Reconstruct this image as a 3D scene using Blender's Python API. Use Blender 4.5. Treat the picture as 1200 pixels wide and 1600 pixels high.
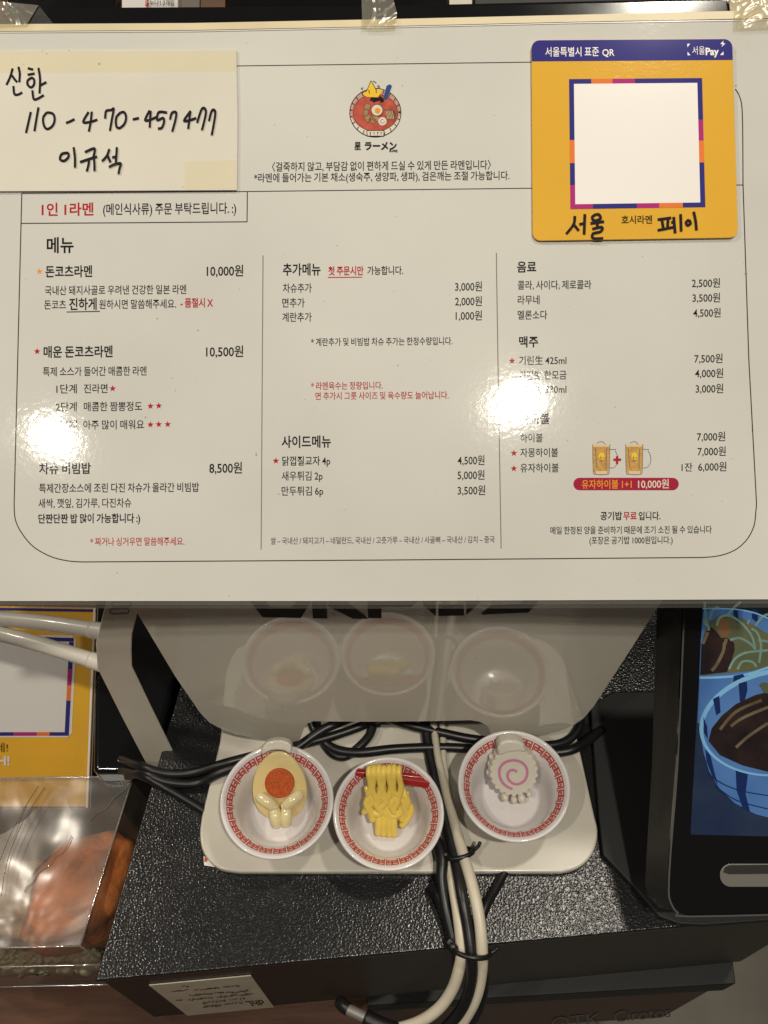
import bpy, math, random
from mathutils import Vector, Matrix
random.seed(7)
sc = bpy.context.scene
for o in list(bpy.data.objects): bpy.data.objects.remove(o)

# ------------------------------------------------------------ camera
PITCH = math.radians(53.4); F = 1400.0
CAM = Vector((0, 0, .535))                       # world z = 0 is the top of the cash drawer
VL = Vector((0, math.cos(PITCH), -math.sin(PITCH)))
VU = Vector((0, math.sin(PITCH), math.cos(PITCH)))
VX = Vector((1, 0, 0))
cd = bpy.data.cameras.new('camera'); cam = bpy.data.objects.new('camera', cd)
sc.collection.objects.link(cam); sc.camera = cam
cam.location = CAM; cam.rotation_euler = (math.radians(90) - PITCH, 0, 0)
cd.sensor_fit = 'VERTICAL'; cd.sensor_height = 36; cd.lens = 36 * F / 1600
cd.clip_start = .01; cd.clip_end = 50

# ------------------------------------------------------------ world, lamps, exposure
w = bpy.data.worlds.new("World"); sc.world = w; w.use_nodes = True
w.node_tree.nodes['Background'].inputs[0].default_value = (1, .92, .80, 1)
w.node_tree.nodes['Background'].inputs[1].default_value = .035
sc.view_settings.view_transform = 'Standard'; sc.view_settings.look = 'None'
sc.view_settings.exposure = 0; sc.view_settings.gamma = 1

def ray(px, py): return VL * F + VX * (px - 600) - VU * (py - 800)
def lamp(name, pos, target, size, power, col=(1, .86, .66), oval=0):
    l = bpy.data.lights.new(name, 'AREA'); l.shape = 'DISK'; l.size = size; l.energy = power; l.color = col
    if oval: l.shape = 'ELLIPSE'; l.size_y = size * oval
    o = bpy.data.objects.new(name, l); sc.collection.objects.link(o)
    o.location = pos; o.rotation_euler = (Vector(target) - Vector(pos)).to_track_quat('-Z', 'Y').to_euler()
    return o
MENU_N = -(VL - VU * .07).normalized()           # the menu leans back, almost square to the view
def mirror_spot(px, py, p, n, dist):              # where a lamp must hang for its glint to fall on this point of the surface
    r = ray(px, py); q = CAM + r * ((p - CAM).dot(n) / r.dot(n)); d = r.normalized(); d = d - n * 2 * d.dot(n)
    return q + d * dist
MP0 = CAM + VL * .378
lamp('ceiling_lamp', mirror_spot(808, 630, MP0, MENU_N, 2.1), (.03, .2, .1), .095, 23, (1, .93, .80), .55)
lamp('ceiling_lamp', mirror_spot(84, 684, MP0, MENU_N, 2.1), (0, .2, .1), .085, 9.5, (1, .93, .80), .5)
lamp('ceiling_lamp', mirror_spot(940, 1455, Vector((0, 0, 0)), Vector((0, 0, 1)), 2.1), (.1, .1, 0), .14, 10, (1, .92, .78))
lamp('ceiling_lamp', (-1.2, .62, 1.65), (-.1, .2, 0), .12, 10, (1, .90, .75))

# ------------------------------------------------------------ helpers
def PZ(px, py, z=0.0):
    r = ray(px, py); return CAM + r * ((z - CAM.z) / r.z)
class Plane:                                      # a flat face standing in the scene: maps a picture point to it, lifted towards its front
    def __init__(s, p, n): s.p = Vector(p); s.n = Vector(n).normalized()
    def __call__(s, px, py, lift=0.0):
        r = ray(px, py); q = s.p + s.n * lift
        return CAM + r * ((q - CAM).dot(s.n) / r.dot(s.n))
def camvec(x, y, z): return VX * x - VU * y + VL * z      # x right, y down, z forward
def at_depth(px, py, d): return CAM + ray(px, py) * (d / F)

def link(o): sc.collection.objects.link(o); return o
def thing(name, label, cat, loc=(0, 0, 0), group=None):
    o = link(bpy.data.objects.new(name, None)); o.location = loc; o.empty_display_size = .01
    o['label'] = label; o['category'] = cat
    if group: o['group'] = group
    return o
def root_loc(p):
    v = Vector((0, 0, 0))
    while p is not None: v += p.location; p = p.parent
    return v
def mesh(name, verts, faces, mat, parent=None, smooth=False, label=None, cat=None, group=None, kind=None, bevel=0):
    off = root_loc(parent)
    if parent is None and kind is None and verts:
        off = sum((Vector(v) for v in verts), Vector()) / len(verts)
    m = bpy.data.meshes.new(name); m.from_pydata([Vector(v) - off for v in verts], [], faces); m.update()
    m.validate()
    m.materials.append(mat)
    if smooth:
        for p in m.polygons: p.use_smooth = True
    o = link(bpy.data.objects.new(name, m)); o.parent = parent
    if parent is None: o.location = off
    if label: o['label'] = label
    if cat: o['category'] = cat
    if group: o['group'] = group
    if kind: o['kind'] = kind
    if bevel:
        b = o.modifiers.new('b', 'BEVEL'); b.width = bevel; b.segments = 3; b.limit_method = 'ANGLE'; b.angle_limit = math.radians(35)
        for p in m.polygons: p.use_smooth = True
        o.modifiers.new('n', 'WEIGHTED_NORMAL')
    return o
def prism(front, vec):
    """closed slab: front outline (list of points) pushed along vec"""
    n = len(front); vs = [Vector(p) for p in front] + [Vector(p) + Vector(vec) for p in front]
    fs = [list(range(n)), list(range(2 * n - 1, n - 1, -1))] + [[i, i + n, (i + 1) % n + n, (i + 1) % n] for i in range(n)]
    return vs, fs
def boxpts(x0, x1, y0, y1, z0, z1):
    return prism([(x0, y0, z1), (x1, y0, z1), (x1, y1, z1), (x0, y1, z1)], (0, 0, z0 - z1))
def smoothline(pts, n=6, closed=False):
    P = [Vector(p) for p in pts]; out = []
    m = len(P); rng = range(m) if closed else range(m - 1)
    for i in rng:
        if closed: a, b, c, d = P[(i - 1) % m], P[i], P[(i + 1) % m], P[(i + 2) % m]
        else: a, b, c, d = P[max(i - 1, 0)], P[i], P[i + 1], P[min(i + 2, m - 1)]
        for k in range(n):
            t = k / n
            out.append(.5 * ((2 * b) + (c - a) * t + (2 * a - 5 * b + 4 * c - d) * t * t + (3 * b - a - 3 * c + d) * t ** 3))
    if not closed: out.append(P[-1])
    return out
def sm2(pts, n=5): return [(p.x, p.y) for p in smoothline([(x, y, 0) for x, y in pts], n)]
def tube(pts, r, n=12, sub=6):
    P = smoothline(pts, sub); m = len(P)
    rad = (lambda i: r) if not isinstance(r, (list, tuple)) else (lambda i: r[min(int(i / sub), len(r) - 1)] * (1 - (i / sub) % 1) + r[min(int(i / sub) + 1, len(r) - 1)] * ((i / sub) % 1))
    vs, fs = [], []; up = Vector((0, 0, 1))
    t0 = (P[1] - P[0]).normalized()
    if abs(t0.dot(up)) > .9: up = Vector((0, 1, 0))
    nrm = (up - t0 * up.dot(t0)).normalized()
    for i in range(m):
        t = (P[min(i + 1, m - 1)] - P[max(i - 1, 0)]).normalized()
        nrm = (nrm - t * nrm.dot(t)).normalized(); b = t.cross(nrm)
        for k in range(n):
            a = 2 * math.pi * k / n
            vs.append(P[i] + (nrm * math.cos(a) + b * math.sin(a)) * rad(i))
        if i:
            for k in range(n):
                fs.append([(i - 1) * n + k, (i - 1) * n + (k + 1) % n, i * n + (k + 1) % n, i * n + k])
    fs.append(list(range(n))[::-1]); fs.append([(m - 1) * n + k for k in range(n)])
    return vs, fs
def merge(*parts):
    vs, fs = [], []
    for v, f in parts:
        o = len(vs); vs += list(v); fs += [[i + o for i in q] for q in f]
    return vs, fs
def ellipsoid(c, ax, ay, az, nu=28, nv=16, fn=None):
    c = Vector(c); vs, fs = [], []
    for j in range(nv + 1):
        th = math.pi * j / nv
        for i in range(nu):
            ph = 2 * math.pi * i / nu
            x, y, z = math.sin(th) * math.cos(ph), math.sin(th) * math.sin(ph), math.cos(th)
            if fn: x, y, z = fn(x, y, z)
            vs.append(c + ax * x + ay * y + az * z)
    for j in range(nv):
        for i in range(nu):
            fs.append([j * nu + i, (j + 1) * nu + i, (j + 1) * nu + (i + 1) % nu, j * nu + (i + 1) % nu])
    return vs, fs
def rot2(pts, c, a): return [(c[0] + (x - c[0]) * math.cos(a) - (y - c[1]) * math.sin(a), c[1] + (x - c[0]) * math.sin(a) + (y - c[1]) * math.cos(a)) for x, y in pts]
def rrect(x0, y0, x1, y1, r, n=6):
    out = []
    for cx, cy, a0 in ((x1 - r, y0 + r, -90), (x1 - r, y1 - r, 0), (x0 + r, y1 - r, 90), (x0 + r, y0 + r, 180)):
        for k in range(n + 1):
            a = math.radians(a0 + 90 * k / n); out.append((cx + r * math.cos(a), cy + r * math.sin(a)))
    return out
def quadmap(q):                                   # unit square -> four picture corners (tl, tr, br, bl), bilinear
    (ax, ay), (bx, by), (cx, cy), (dx, dy) = q
    return lambda u, v: ((1 - u) * (1 - v) * ax + u * (1 - v) * bx + u * v * cx + (1 - u) * v * dx,
                         (1 - u) * (1 - v) * ay + u * (1 - v) * by + u * v * cy + (1 - u) * v * dy)
def ell(cx, cy, rx, ry, a0=0, a1=360, n=40, rot=0):
    out = []
    for k in range(n + (0 if a1 - a0 == 360 else 1)):
        a = math.radians(a0 + (a1 - a0) * k / n); x, y = rx * math.cos(a), ry * math.sin(a)
        c, s = math.cos(math.radians(rot)), math.sin(math.radians(rot))
        out.append((cx + x * c - y * s, cy + x * s + y * c))
    return out
def flat(name, S, pts, lift, mat, parent, **k):
    return mesh(name, [S(x, y, lift) for x, y in pts], [list(range(len(pts)))[::-1]], mat, parent, **k)
def ribbon2(pts, wd, sub=1, taper=False, closed=False):
    P = smoothline([(x, y, 0) for x, y in pts], sub, closed) if sub > 1 else [Vector((x, y, 0)) for x, y in pts]
    m = len(P); vs, fs = [], []
    for i in range(m):
        if closed: t1, t0 = (P[(i + 1) % m] - P[i]), (P[i] - P[i - 1])
        else: t1, t0 = (P[min(i + 1, m - 1)] - P[min(i, m - 2)]), (P[max(i, 1)] - P[max(i - 1, 0)])
        t1 = t1.normalized(); t0 = t0.normalized(); t = (t0 + t1)
        t = t.normalized() if t.length > 1e-4 else t1
        n = Vector((-t.y, t.x, 0)); c = max(.5, n.dot(Vector((-t1.y, t1.x, 0))))
        k = wd / 2 / c
        if taper: k *= (.75 + .25 * math.sin(i * 1.7)) * (1 if 0 < i < m - 1 else .6)
        vs += [(P[i].x + n.x * k, P[i].y + n.y * k), (P[i].x - n.x * k, P[i].y - n.y * k)]
        if i: fs.append([2 * i - 2, 2 * i - 1, 2 * i + 1, 2 * i])
    if closed: fs.append([2 * m - 2, 2 * m - 1, 1, 0])
    return vs, fs
def strokes(name, S, lines, wd, lift, mat, parent, sub=5, taper=False, closed=False, step=.000012, **k):
    vs, fs = [], []
    for j, ln in enumerate(lines):
        v, f = ribbon2(ln, wd, sub, taper, closed); o = len(vs)
        vs += [S(x, y, lift + step * j) for x, y in v]; fs += [[i + o for i in q] for q in f]
    return mesh(name, vs, fs, mat, parent, **k)
_tc = {}
def prepare_text(strings):
    """mesh many strings in one go per stroke weight: each string is a line of its own, told apart by height"""
    for bold in sorted(set(b for _, b in strings)):
        ss = [t for t in dict.fromkeys(t for t, b in strings if b == bold) if (t, bold) not in _tc]
        if not ss: continue
        c = bpy.data.curves.new('text', 'FONT'); c.body = chr(10).join(ss); c.size = 1; c.offset = bold; c.resolution_u = 3
        c.space_word = .8; c.space_line = 3
        o = link(bpy.data.objects.new('text', c))
        dg = bpy.context.evaluated_depsgraph_get(); m = bpy.data.meshes.new_from_object(o.evaluated_get(dg))
        P = [tuple(v.co) for v in m.vertices]; row = [round((.35 - y) / 3) for _, y, _ in P]
        for k, t in enumerate(ss):
            idx = [i for i, r in enumerate(row) if r == k]; mp = {a: b for b, a in enumerate(idx)}
            _tc[(t, bold)] = ([(P[i][0], P[i][1] + 3 * k, 0) for i in idx], [[mp[v] for v in p.vertices] for p in m.polygons if p.vertices[0] in mp])
        bpy.data.objects.remove(o); bpy.data.curves.remove(c); bpy.data.meshes.remove(m)
def textmesh(s, bold):
    if (s, bold) not in _tc: prepare_text([(s, bold)])
    return _tc[(s, bold)]
def text(S, s, x0, x1, yc, h, mat, parent, bold=0.0, lift=.00008, slope=None, name='printed_text', box=None):
    """print s between picture x0 and x1, centred on yc, h = height of a full Hangul block"""
    V, Fc = textmesh(s, bold)
    if slope is None: slope = -.0115 + .005 * yc / 900
    a = min(v[0] for v in V); b = max(v[0] for v in V); em = h / .905; xm = (x0 + x1) / 2
    vs = []
    for x, y, _ in V:
        px = x0 + (x - a) / (b - a) * (x1 - x0)
        vs.append(S(px, yc + (px - xm) * slope - (y - .3745) * em, lift))
    return mesh(name, vs, Fc, mat, parent)

# ------------------------------------------------------------ materials
def mat(name, col, rough=.5, metal=0, coat=0, crough=.08, var=0, vscale=60, bump=0, bscale=400, bdist=.0004, spec=.5,
        emit=0, vor=False, rvar=0, col2=None, cscale=None, stretch=None, dust=0):
    m = bpy.data.materials.new(name); m.use_nodes = True; nt = m.node_tree; N = nt.nodes; L = nt.links
    b = N['Principled BSDF']
    b.inputs['Base Color'].default_value = (*col, 1); b.inputs['Roughness'].default_value = rough
    b.inputs['Metallic'].default_value = metal; b.inputs['Coat Weight'].default_value = coat
    b.inputs['Coat Roughness'].default_value = crough; b.inputs['Specular IOR Level'].default_value = spec
    tc = N.new('ShaderNodeTexCoord'); src = tc.outputs['Object']
    if stretch:
        mp = N.new('ShaderNodeMapping'); mp.inputs['Scale'].default_value = stretch; L.new(src, mp.inputs['Vector']); src = mp.outputs['Vector']
    out = None
    if var or col2:
        n = N.new('ShaderNodeTexNoise'); n.inputs['Scale'].default_value = vscale; n.inputs['Detail'].default_value = 6
        L.new(src, n.inputs['Vector'])
        cr = N.new('ShaderNodeValToRGB'); cr.color_ramp.elements[0].position = .3; cr.color_ramp.elements[1].position = .7
        c2 = col2 or tuple(max(0, c * (1 - var)) for c in col); c1 = col if col2 else tuple(min(1, c * (1 + var * .5)) for c in col)
        cr.color_ramp.elements[0].color = (*c2, 1); cr.color_ramp.elements[1].color = (*c1, 1)
        L.new(n.outputs['Fac'], cr.inputs['Fac']); out = cr.outputs['Color']
    if dust:
        v = N.new('ShaderNodeTexNoise'); v.inputs['Scale'].default_value = dust; v.inputs['Detail'].default_value = 2
        L.new(src, v.inputs['Vector'])
        r2 = N.new('ShaderNodeValToRGB'); r2.color_ramp.elements[0].position = .75; r2.color_ramp.elements[1].position = .80
        r2.color_ramp.elements[0].color = (0, 0, 0, 1); r2.color_ramp.elements[1].color = (.6, .6, .6, 1)
        L.new(v.outputs['Fac'], r2.inputs['Fac'])
        mx = N.new('ShaderNodeMixRGB'); L.new(r2.outputs['Color'], mx.inputs['Fac'])
        if out: L.new(out, mx.inputs['Color1'])
        else: mx.inputs['Color1'].default_value = (*col, 1)
        mx.inputs['Color2'].default_value = (.14, .10, .07, 1); out = mx.outputs['Color']
    if out: L.new(out, b.inputs['Base Color'])
    if rvar:
        n = N.new('ShaderNodeTexNoise'); n.inputs['Scale'].default_value = 45; n.inputs['Detail'].default_value = 5
        L.new(src, n.inputs['Vector']); mr = N.new('ShaderNodeMapRange')
        mr.inputs['To Min'].default_value = max(.02, rough - rvar); mr.inputs['To Max'].default_value = rough + rvar
        L.new(n.outputs['Fac'], mr.inputs['Value']); L.new(mr.outputs['Result'], b.inputs['Roughness'])
        if coat:
            mr2 = N.new('ShaderNodeMapRange'); mr2.inputs['To Min'].default_value = crough * .6; mr2.inputs['To Max'].default_value = crough * 1.5
            L.new(n.outputs['Fac'], mr2.inputs['Value']); L.new(mr2.outputs['Result'], b.inputs['Coat Roughness'])
    if bump:
        if vor:
            t = N.new('ShaderNodeTexVoronoi'); t.feature = 'SMOOTH_F1'; t.inputs['Smoothness'].default_value = .5; o_ = t.outputs['Distance']
            nn = N.new('ShaderNodeTexNoise'); nn.inputs['Scale'].default_value = bscale * .6; L.new(src, nn.inputs['Vector'])
            vm = N.new('ShaderNodeVectorMath'); vm.operation = 'MULTIPLY_ADD'; vm.inputs[1].default_value = (.0014, .0014, .0014)
            L.new(nn.outputs['Color'], vm.inputs[0]); L.new(src, vm.inputs[2]); s2 = vm.outputs[0]
        else:
            t = N.new('ShaderNodeTexNoise'); t.inputs['Detail'].default_value = 4; o_ = t.outputs['Fac']; s2 = src
        t.inputs['Scale'].default_value = bscale; L.new(s2, t.inputs['Vector'])
        bp = N.new('ShaderNodeBump'); bp.inputs['Strength'].default_value = bump; bp.inputs['Distance'].default_value = bdist
        L.new(o_, bp.inputs['Height']); L.new(bp.outputs['Normal'], b.inputs['Normal'])
        if coat: L.new(bp.outputs['Normal'], b.inputs['Coat Normal'])
    if emit:
        b.inputs['Emission Color'].default_value = (*col, 1); b.inputs['Emission Strength'].default_value = emit
        if out: L.new(out, b.inputs['Emission Color'])
    return m
def clear(name, tint=(1, 1, 1), refl=.10, rough=.06, bump=0, bscale=30, milk=0.0):
    """thin clear plastic: mostly see-through with a reflecting skin and an optional milky share"""
    m = bpy.data.materials.new(name); m.use_nodes = True; nt = m.node_tree; N = nt.nodes; L = nt.links
    N.remove(N['Principled BSDF']); out = N['Material Output']
    tr = N.new('ShaderNodeBsdfTransparent'); tr.inputs[0].default_value = (*tint, 1)
    gl = N.new('ShaderNodeBsdfGlossy'); gl.inputs['Roughness'].default_value = rough
    fr = N.new('ShaderNodeMath'); fr.operation = 'POWER'; fr.inputs[1].default_value = 4; lw = N.new('ShaderNodeLayerWeight'); L.new(lw.outputs['Facing'], fr.inputs[0])
    ad = N.new('ShaderNodeMath'); ad.inputs[1].default_value = refl; L.new(fr.outputs[0], ad.inputs[0])
    mx = N.new('ShaderNodeMixShader'); L.new(ad.outputs[0], mx.inputs[0])
    base = tr.outputs[0]
    if milk:
        df = N.new('ShaderNodeBsdfDiffuse'); df.inputs[0].default_value = (.62, .60, .55, 1); m2 = N.new('ShaderNodeMixShader')
        m2.inputs[0].default_value = milk; L.new(base, m2.inputs[1]); L.new(df.outputs[0], m2.inputs[2]); base = m2.outputs[0]
    L.new(base, mx.inputs[1]); L.new(gl.outputs[0], mx.inputs[2]); L.new(mx.outputs[0], out.inputs[0])
    if bump:
        tc = N.new('ShaderNodeTexCoord'); n = N.new('ShaderNodeTexNoise'); n.inputs['Scale'].default_value = bscale; n.inputs['Detail'].default_value = 2
        n.inputs['Distortion'].default_value = 1.2
        L.new(tc.outputs['Object'], n.inputs['Vector']); bp = N.new('ShaderNodeBump'); bp.inputs['Distance'].default_value = .01; bp.inputs['Strength'].default_value = bump
        L.new(n.outputs['Fac'], bp.inputs['Height']); L.new(bp.outputs[0], gl.inputs['Normal']); 
    return m
CO = dict(spec=0, coat=1, crough=.045, rough=.6, bump=.26, bscale=420, bdist=.00009)
M = {
 'paper': mat('laminated_paper', (.60, .59, .55), var=.085, vscale=9, dust=470, rvar=.04, **CO),
 'ink': mat('black_ink', (.02, .018, .02), **CO), 'grey_ink': mat('grey_ink', (.10, .09, .09), **CO),
 'red_ink': mat('red_ink', (.42, .02, .03), **CO), 'orange_ink': mat('orange_ink', (.75, .30, .04), **CO),
 'line_ink': mat('line_ink', (.05, .035, .035), **CO), 'rule_ink': mat('rule_ink', (.20, .17, .15), **CO),
 'yellow_ink': mat('yellow_ink', (.80, .52, .05), **CO), 'blue_ink': mat('blue_ink', (.04, .08, .22), **CO),
 'broth_ink': mat('broth_ink', (.48, .10, .07), var=.3, vscale=300, **CO), 'bowl_ink': mat('bowl_ink', (.52, .30, .24), **CO),
 'cream_ink': mat('cream_ink', (.68, .62, .52), **CO), 'meat_ink': mat('meat_ink', (.42, .24, .12), var=.3, vscale=400, **CO),
 'green_ink': mat('green_ink', (.10, .11, .05), **CO), 'beer_ink': mat('beer_ink', (.62, .36, .10), col2=(.40, .24, .09), vscale=700, **CO),
 'foam_ink': mat('foam_ink', (.66, .52, .34), **CO),
 'note': mat('note_paper', (.62, .59, .51), rough=.5, var=.05, vscale=20, coat=.5, crough=.25, dust=300),
 'tape': clear('clear_tape', (.97, .95, .87), .05, .22, .35, 60, .12),
 'tape_band': clear('yellowed_tape', (.99, .975, .90), .0, .3, .1, 60, .0),
 'marker': mat('marker_ink', (.012, .008, .012), rough=.7, spec=.15),
 'edge': mat('yellowed_edge', (.66, .57, .38), rough=.4, var=.12, vscale=30),
 'acrylic': clear('clear_acrylic', (.96, .96, .95), .03, .08, .12, 20, .04),
 'card_yellow': mat('yellow_card', (.68, .375, .03), rough=.5, spec=.1, coat=.4, crough=.12, var=.03, bump=.1, bscale=700),
 'card_blue': mat('blue_print', (.035, .032, .20), rough=.6, spec=.05, coat=.4, crough=.10), 'card_white': mat('white_print', (.74, .71, .68), rough=.4, coat=.5, crough=.15),
 'card_orange': mat('orange_print', (.75, .19, .05), rough=.6, spec=.05, coat=.4, crough=.10), 'card_pink': mat('pink_print', (.40, .03, .19), rough=.6, spec=.05, coat=.4, crough=.10),
 'placard_yellow': mat('yellow_placard', (.80, .44, .04), rough=.35, coat=.4, crough=.15, var=.08, vscale=25),  # the placard's own yellow
 'cream': mat('cream_plastic', (.74, .69, .58), rough=.45, coat=.25, crough=.2, var=.06, vscale=35, bump=.05, bscale=1500, dust=260),
 'gloss_panel': mat('glossy_cream_panel', (.78, .73, .62), rough=.5, coat=1, crough=.015, var=.05, vscale=12, dust=300),
 'logo': mat('logo_black', (.010, .010, .012), rough=.6, spec=.2),
 'tray': mat('cream_tray', (.60, .56, .48), rough=.35, coat=.35, crough=.15, var=.10, vscale=28, bump=.04, bscale=900, dust=330),
 'drawer': mat('pebbled_black_paint', (.012, .012, .013), rough=.23, spec=.55, bump=1.0, bscale=800, bdist=.00017, vor=True, rvar=.04),
 'drawer_face': mat('black_steel', (.014, .013, .011), rough=.42, var=.2, vscale=30, bump=.15, bscale=1200),
 'black': mat('matt_black', (.008, .008, .009), rough=.6, var=.2, vscale=40, bump=.1, bscale=900),
 'gloss_black': mat('gloss_black', (.006, .006, .007), rough=.12, coat=.6, crough=.05, rvar=.05),
 'casing': mat('charcoal_casing', (.028, .027, .027), rough=.5, bump=.1, bscale=1500),
 'rim_grey': mat('grey_rim', (.09, .088, .085), rough=.35),
 'slot': mat('grey_metal', (.22, .21, .19), rough=.4, metal=.3, bump=.1, bscale=800),
 'rubber': mat('black_cable', (.010, .010, .011), rough=.38, bump=.12, bscale=300, var=.3, vscale=80),
 'white_cable': mat('cream_cable', (.60, .54, .43), rough=.4, var=.10, vscale=60, bump=.1, bscale=200, dust=300),
 'white_rod': mat('white_rod', (.66, .62, .55), rough=.35, var=.1, vscale=40, coat=.3, dust=200),
 'melamine': mat('white_melamine', (.72, .68, .68), rough=.28, coat=.5, crough=.08, var=.03, vscale=80, dust=430),
 'key_red': mat('red_glaze', (.48, .045, .03), rough=.35, coat=.3, var=.2, vscale=900),
 'egg': mat('egg_vinyl', (.70, .55, .24), rough=.42, var=.06, vscale=120, coat=.2, dust=300), 'egg_limb': mat('egg_limb', (.74, .64, .36), rough=.22, coat=.5, crough=.12, dust=350),
 'egg_white': mat('white_vinyl', (.70, .66, .56), rough=.4, coat=.2, var=.06, vscale=200, dust=330),
 'yolk': mat('yolk_orange', (.50, .085, .010), rough=.6, var=.35, vscale=700, bump=.3, bscale=900),
 'noodle': mat('noodle_yellow', (.92, .68, .13), rough=.42, coat=.15, var=.08, vscale=150),
 'stick': mat('red_stick', (.38, .015, .015), rough=.4, coat=.3),
 'naruto': mat('fishcake_white', (.70, .66, .56), rough=.45, var=.05, vscale=200, dust=360), 'swirl': mat('pink_swirl', (.60, .22, .38), rough=.4),
 'wood': mat('dark_wood', (.10, .045, .026), rough=.5, spec=.2, col2=(.04, .016, .009), vscale=12, stretch=(1, 9, 1), bump=.3, bscale=60),
 'red_wood': mat('reddish_board', (.10, .045, .034), rough=.5, col2=(.06, .026, .02), vscale=30, stretch=(1, 6, 6)),
 'floor': mat('grey_floor', (.22, .20, .17), rough=.6, col2=(.15, .135, .11), vscale=9, bump=.3, bscale=60),
 'brown': mat('brown_wood', (.16, .08, .035), rough=.5, col2=(.09, .04, .02), vscale=10, stretch=(1, 6, 1)),
 'label': mat('sticker_paper', (.60, .54, .42), rough=.5, var=.12, vscale=60), 'label_ink': mat('sticker_ink', (.05, .035, .025), rough=.5),
 'pet': clear('clear_pet', (.94, .91, .87), .08, .26, .22, 16, .08), 'pet_edge': clear('pet_crease', (.9, .85, .75), .35, .1, 0, 1, .35),
 'filling': mat('orange_filling', (.62, .19, .045), rough=.6, col2=(.26, .09, .03), vscale=55, bump=.9, bscale=90, bdist=.003),
 'greens': mat('pale_greens', (.30, .32, .20), rough=.45, col2=(.20, .17, .11), vscale=90, bump=.7, bscale=150, bdist=.002),
 'scrap_red': mat('scrap_red', (.5, .05, .03)),
}

prepare_text([('서울특별시 표준', .01), ('QR', .01), ('서울', 0), ('Pay', .03), ('호시라멘', .01), ('星', .02), ('ラーメン', .05), ('호시라멘', .05), ('유자하이볼 1+1', .012), ('10,000원', .012),
              ('Cirotos', 0), ('OTK', 0), ('dhL', .03), ('네!', 0), ('SH!', .03), ('$', .03), ('누나1.2개입', .01)])

# ------------------------------------------------------------ the setting
D_TOP = .435
def ground_box(name, pts, m, kind='structure', **k): return mesh(name, *pts, m, kind=kind, **k)
ground_box('floor', boxpts(-3, 3, -2, 3.5, -1.10, -1.05), M['floor'])
ground_box('back_wall', boxpts(-3, 3, 1.9, 2.0, -1.05, 2.2), M['black'])
counter = thing('wooden_counter', 'dark brown wooden counter under the clear plastic box', 'counter', (-.45, .4, -.22))
mesh('counter_top', *boxpts(-1.2, -.01, -.2, 1.4, -.19, -.1595), M['wood'], counter, bevel=.003)
mesh('counter_body', *boxpts(-1.15, -.06, -.1, 1.35, -1.05, -.1905), M['brown'], counter)

# ------------------------------------------------------------ cash drawer
FL, FR = PZ(148, 1533), PZ(1290, 1428); BL = PZ(285, 1060) ; BL = FL + (BL - FL) * 1.25
BR = FR + Vector((0.0, .30, 0))
drawer = thing('cash_drawer', 'wide black steel cash drawer with a pebbled top under the bowls', 'cash drawer', (FL + FR + BL + BR) / 4 + Vector((0, 0, -.14)))
down = Vector((0, 0, -1))
top4 = [FL, FR, BR, BL]
mesh('top_plate', *prism(top4, down * .004), M['drawer'], drawer, bevel=.0012)
inn = Vector((0, .0012, 0))
body = [p + down * .0042 for p in (FL + Vector((.001, .0015, 0)), FR + Vector((0, .0015, 0)), BR, BL + Vector((.001, 0, 0)))]
mesh('drawer_body', *prism(body, down * .142), M['drawer_face'], drawer, bevel=.001)
b2 = [p + down * .1465 for p in (FL + Vector((.004, .004, 0)), FR + Vector((0, .004, 0)), BR, BL)]
mesh('bottom_rail', *prism(b2, down * .0125), M['brown'], drawer)
# a storage box below the drawer with a black lid and a reddish front
lidy = Vector((0, .0, 0))
q0 = PZ(150, 1600, -.1605) ; q1 = PZ(1150, 1538, -.1605)
box2 = thing('storage_box', 'low reddish brown box with a black lid below the cash drawer', 'box', (.10, .25, -.30))
A = PZ(560, 1572, -.1602); B = PZ(1150, 1537, -.1602)
mesh('lid', *prism([A, B, B + Vector((.02, .22, 0)), A + Vector((0, .22, 0))], down * .028), M['black'], box2, bevel=.001)
A2, B2 = A + Vector((0, .003, -.0285)), B + Vector((-.004, .003, -.0285))
mesh('box_body', *prism([A2, B2, B2 + Vector((.02, .2, 0)), A2 + Vector((0, .2, 0))], down * .16), M['red_wood'], box2)
fn = (B2 - A2).cross(down); fn = -fn if fn.dot(VL) > 0 else fn
S_front2 = Plane(A2, fn)
text(S_front2, 'Cirotos', 960, 1048, 1584, 22, M['rim_grey'], box2, slope=-.10, lift=.0006, name='front_lettering')
text(S_front2, 'OTK', 862, 938, 1594, 22, M['rim_grey'], box2, slope=-.10, lift=.0006, name='front_lettering')
stand2 = mesh('box_stand', *boxpts(.03, .36, .22, .52, -1.05, -.352), M['black'], label='black pedestal standing on the grey floor under the reddish box', cat='pedestal')

# maker's sticker on the drawer front, upside down
fn = (FR - FL).cross(down); fn = -fn if fn.dot(VL) > 0 else fn
S_face = Plane(body[0], fn)
stick = thing('sticker', 'yellowed paper sticker stuck upside down on the drawer front', 'sticker', S_face(330, 1556))
SQ = [(233, 1540), (392, 1525), (428, 1574), (293, 1587)]
qm = quadmap(SQ)
mesh('paper', *prism([S_face(x, y, .0009) for x, y in SQ], -fn.normalized() * .0006), M['label'], stick)
S_st = lambda u, v, l=0: S_face(*qm(u, v), .0009 + l)
rnd = random.Random(3); lines = []
for (u0, u1, v) in ((.28, .34, .13), (.14, .30, .24), (.36, .62, .26), (.66, .80, .26), (.26, .48, .42), (.52, .60, .42), (.64, .86, .44), (.08, .14, .52), (.2, .46, .55), (.5, .88, .55), (.3, .56, .68), (.6, .76, .66), (.26, .46, .80), (.5, .7, .78)):
    u = u0
    while u < u1:
        a = rnd.uniform(.008, .02); lines.append([(u, v + rnd.uniform(-.02, .02)), (u + a, v + rnd.uniform(-.03, .03))]); u += a + rnd.uniform(.006, .012)
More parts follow.
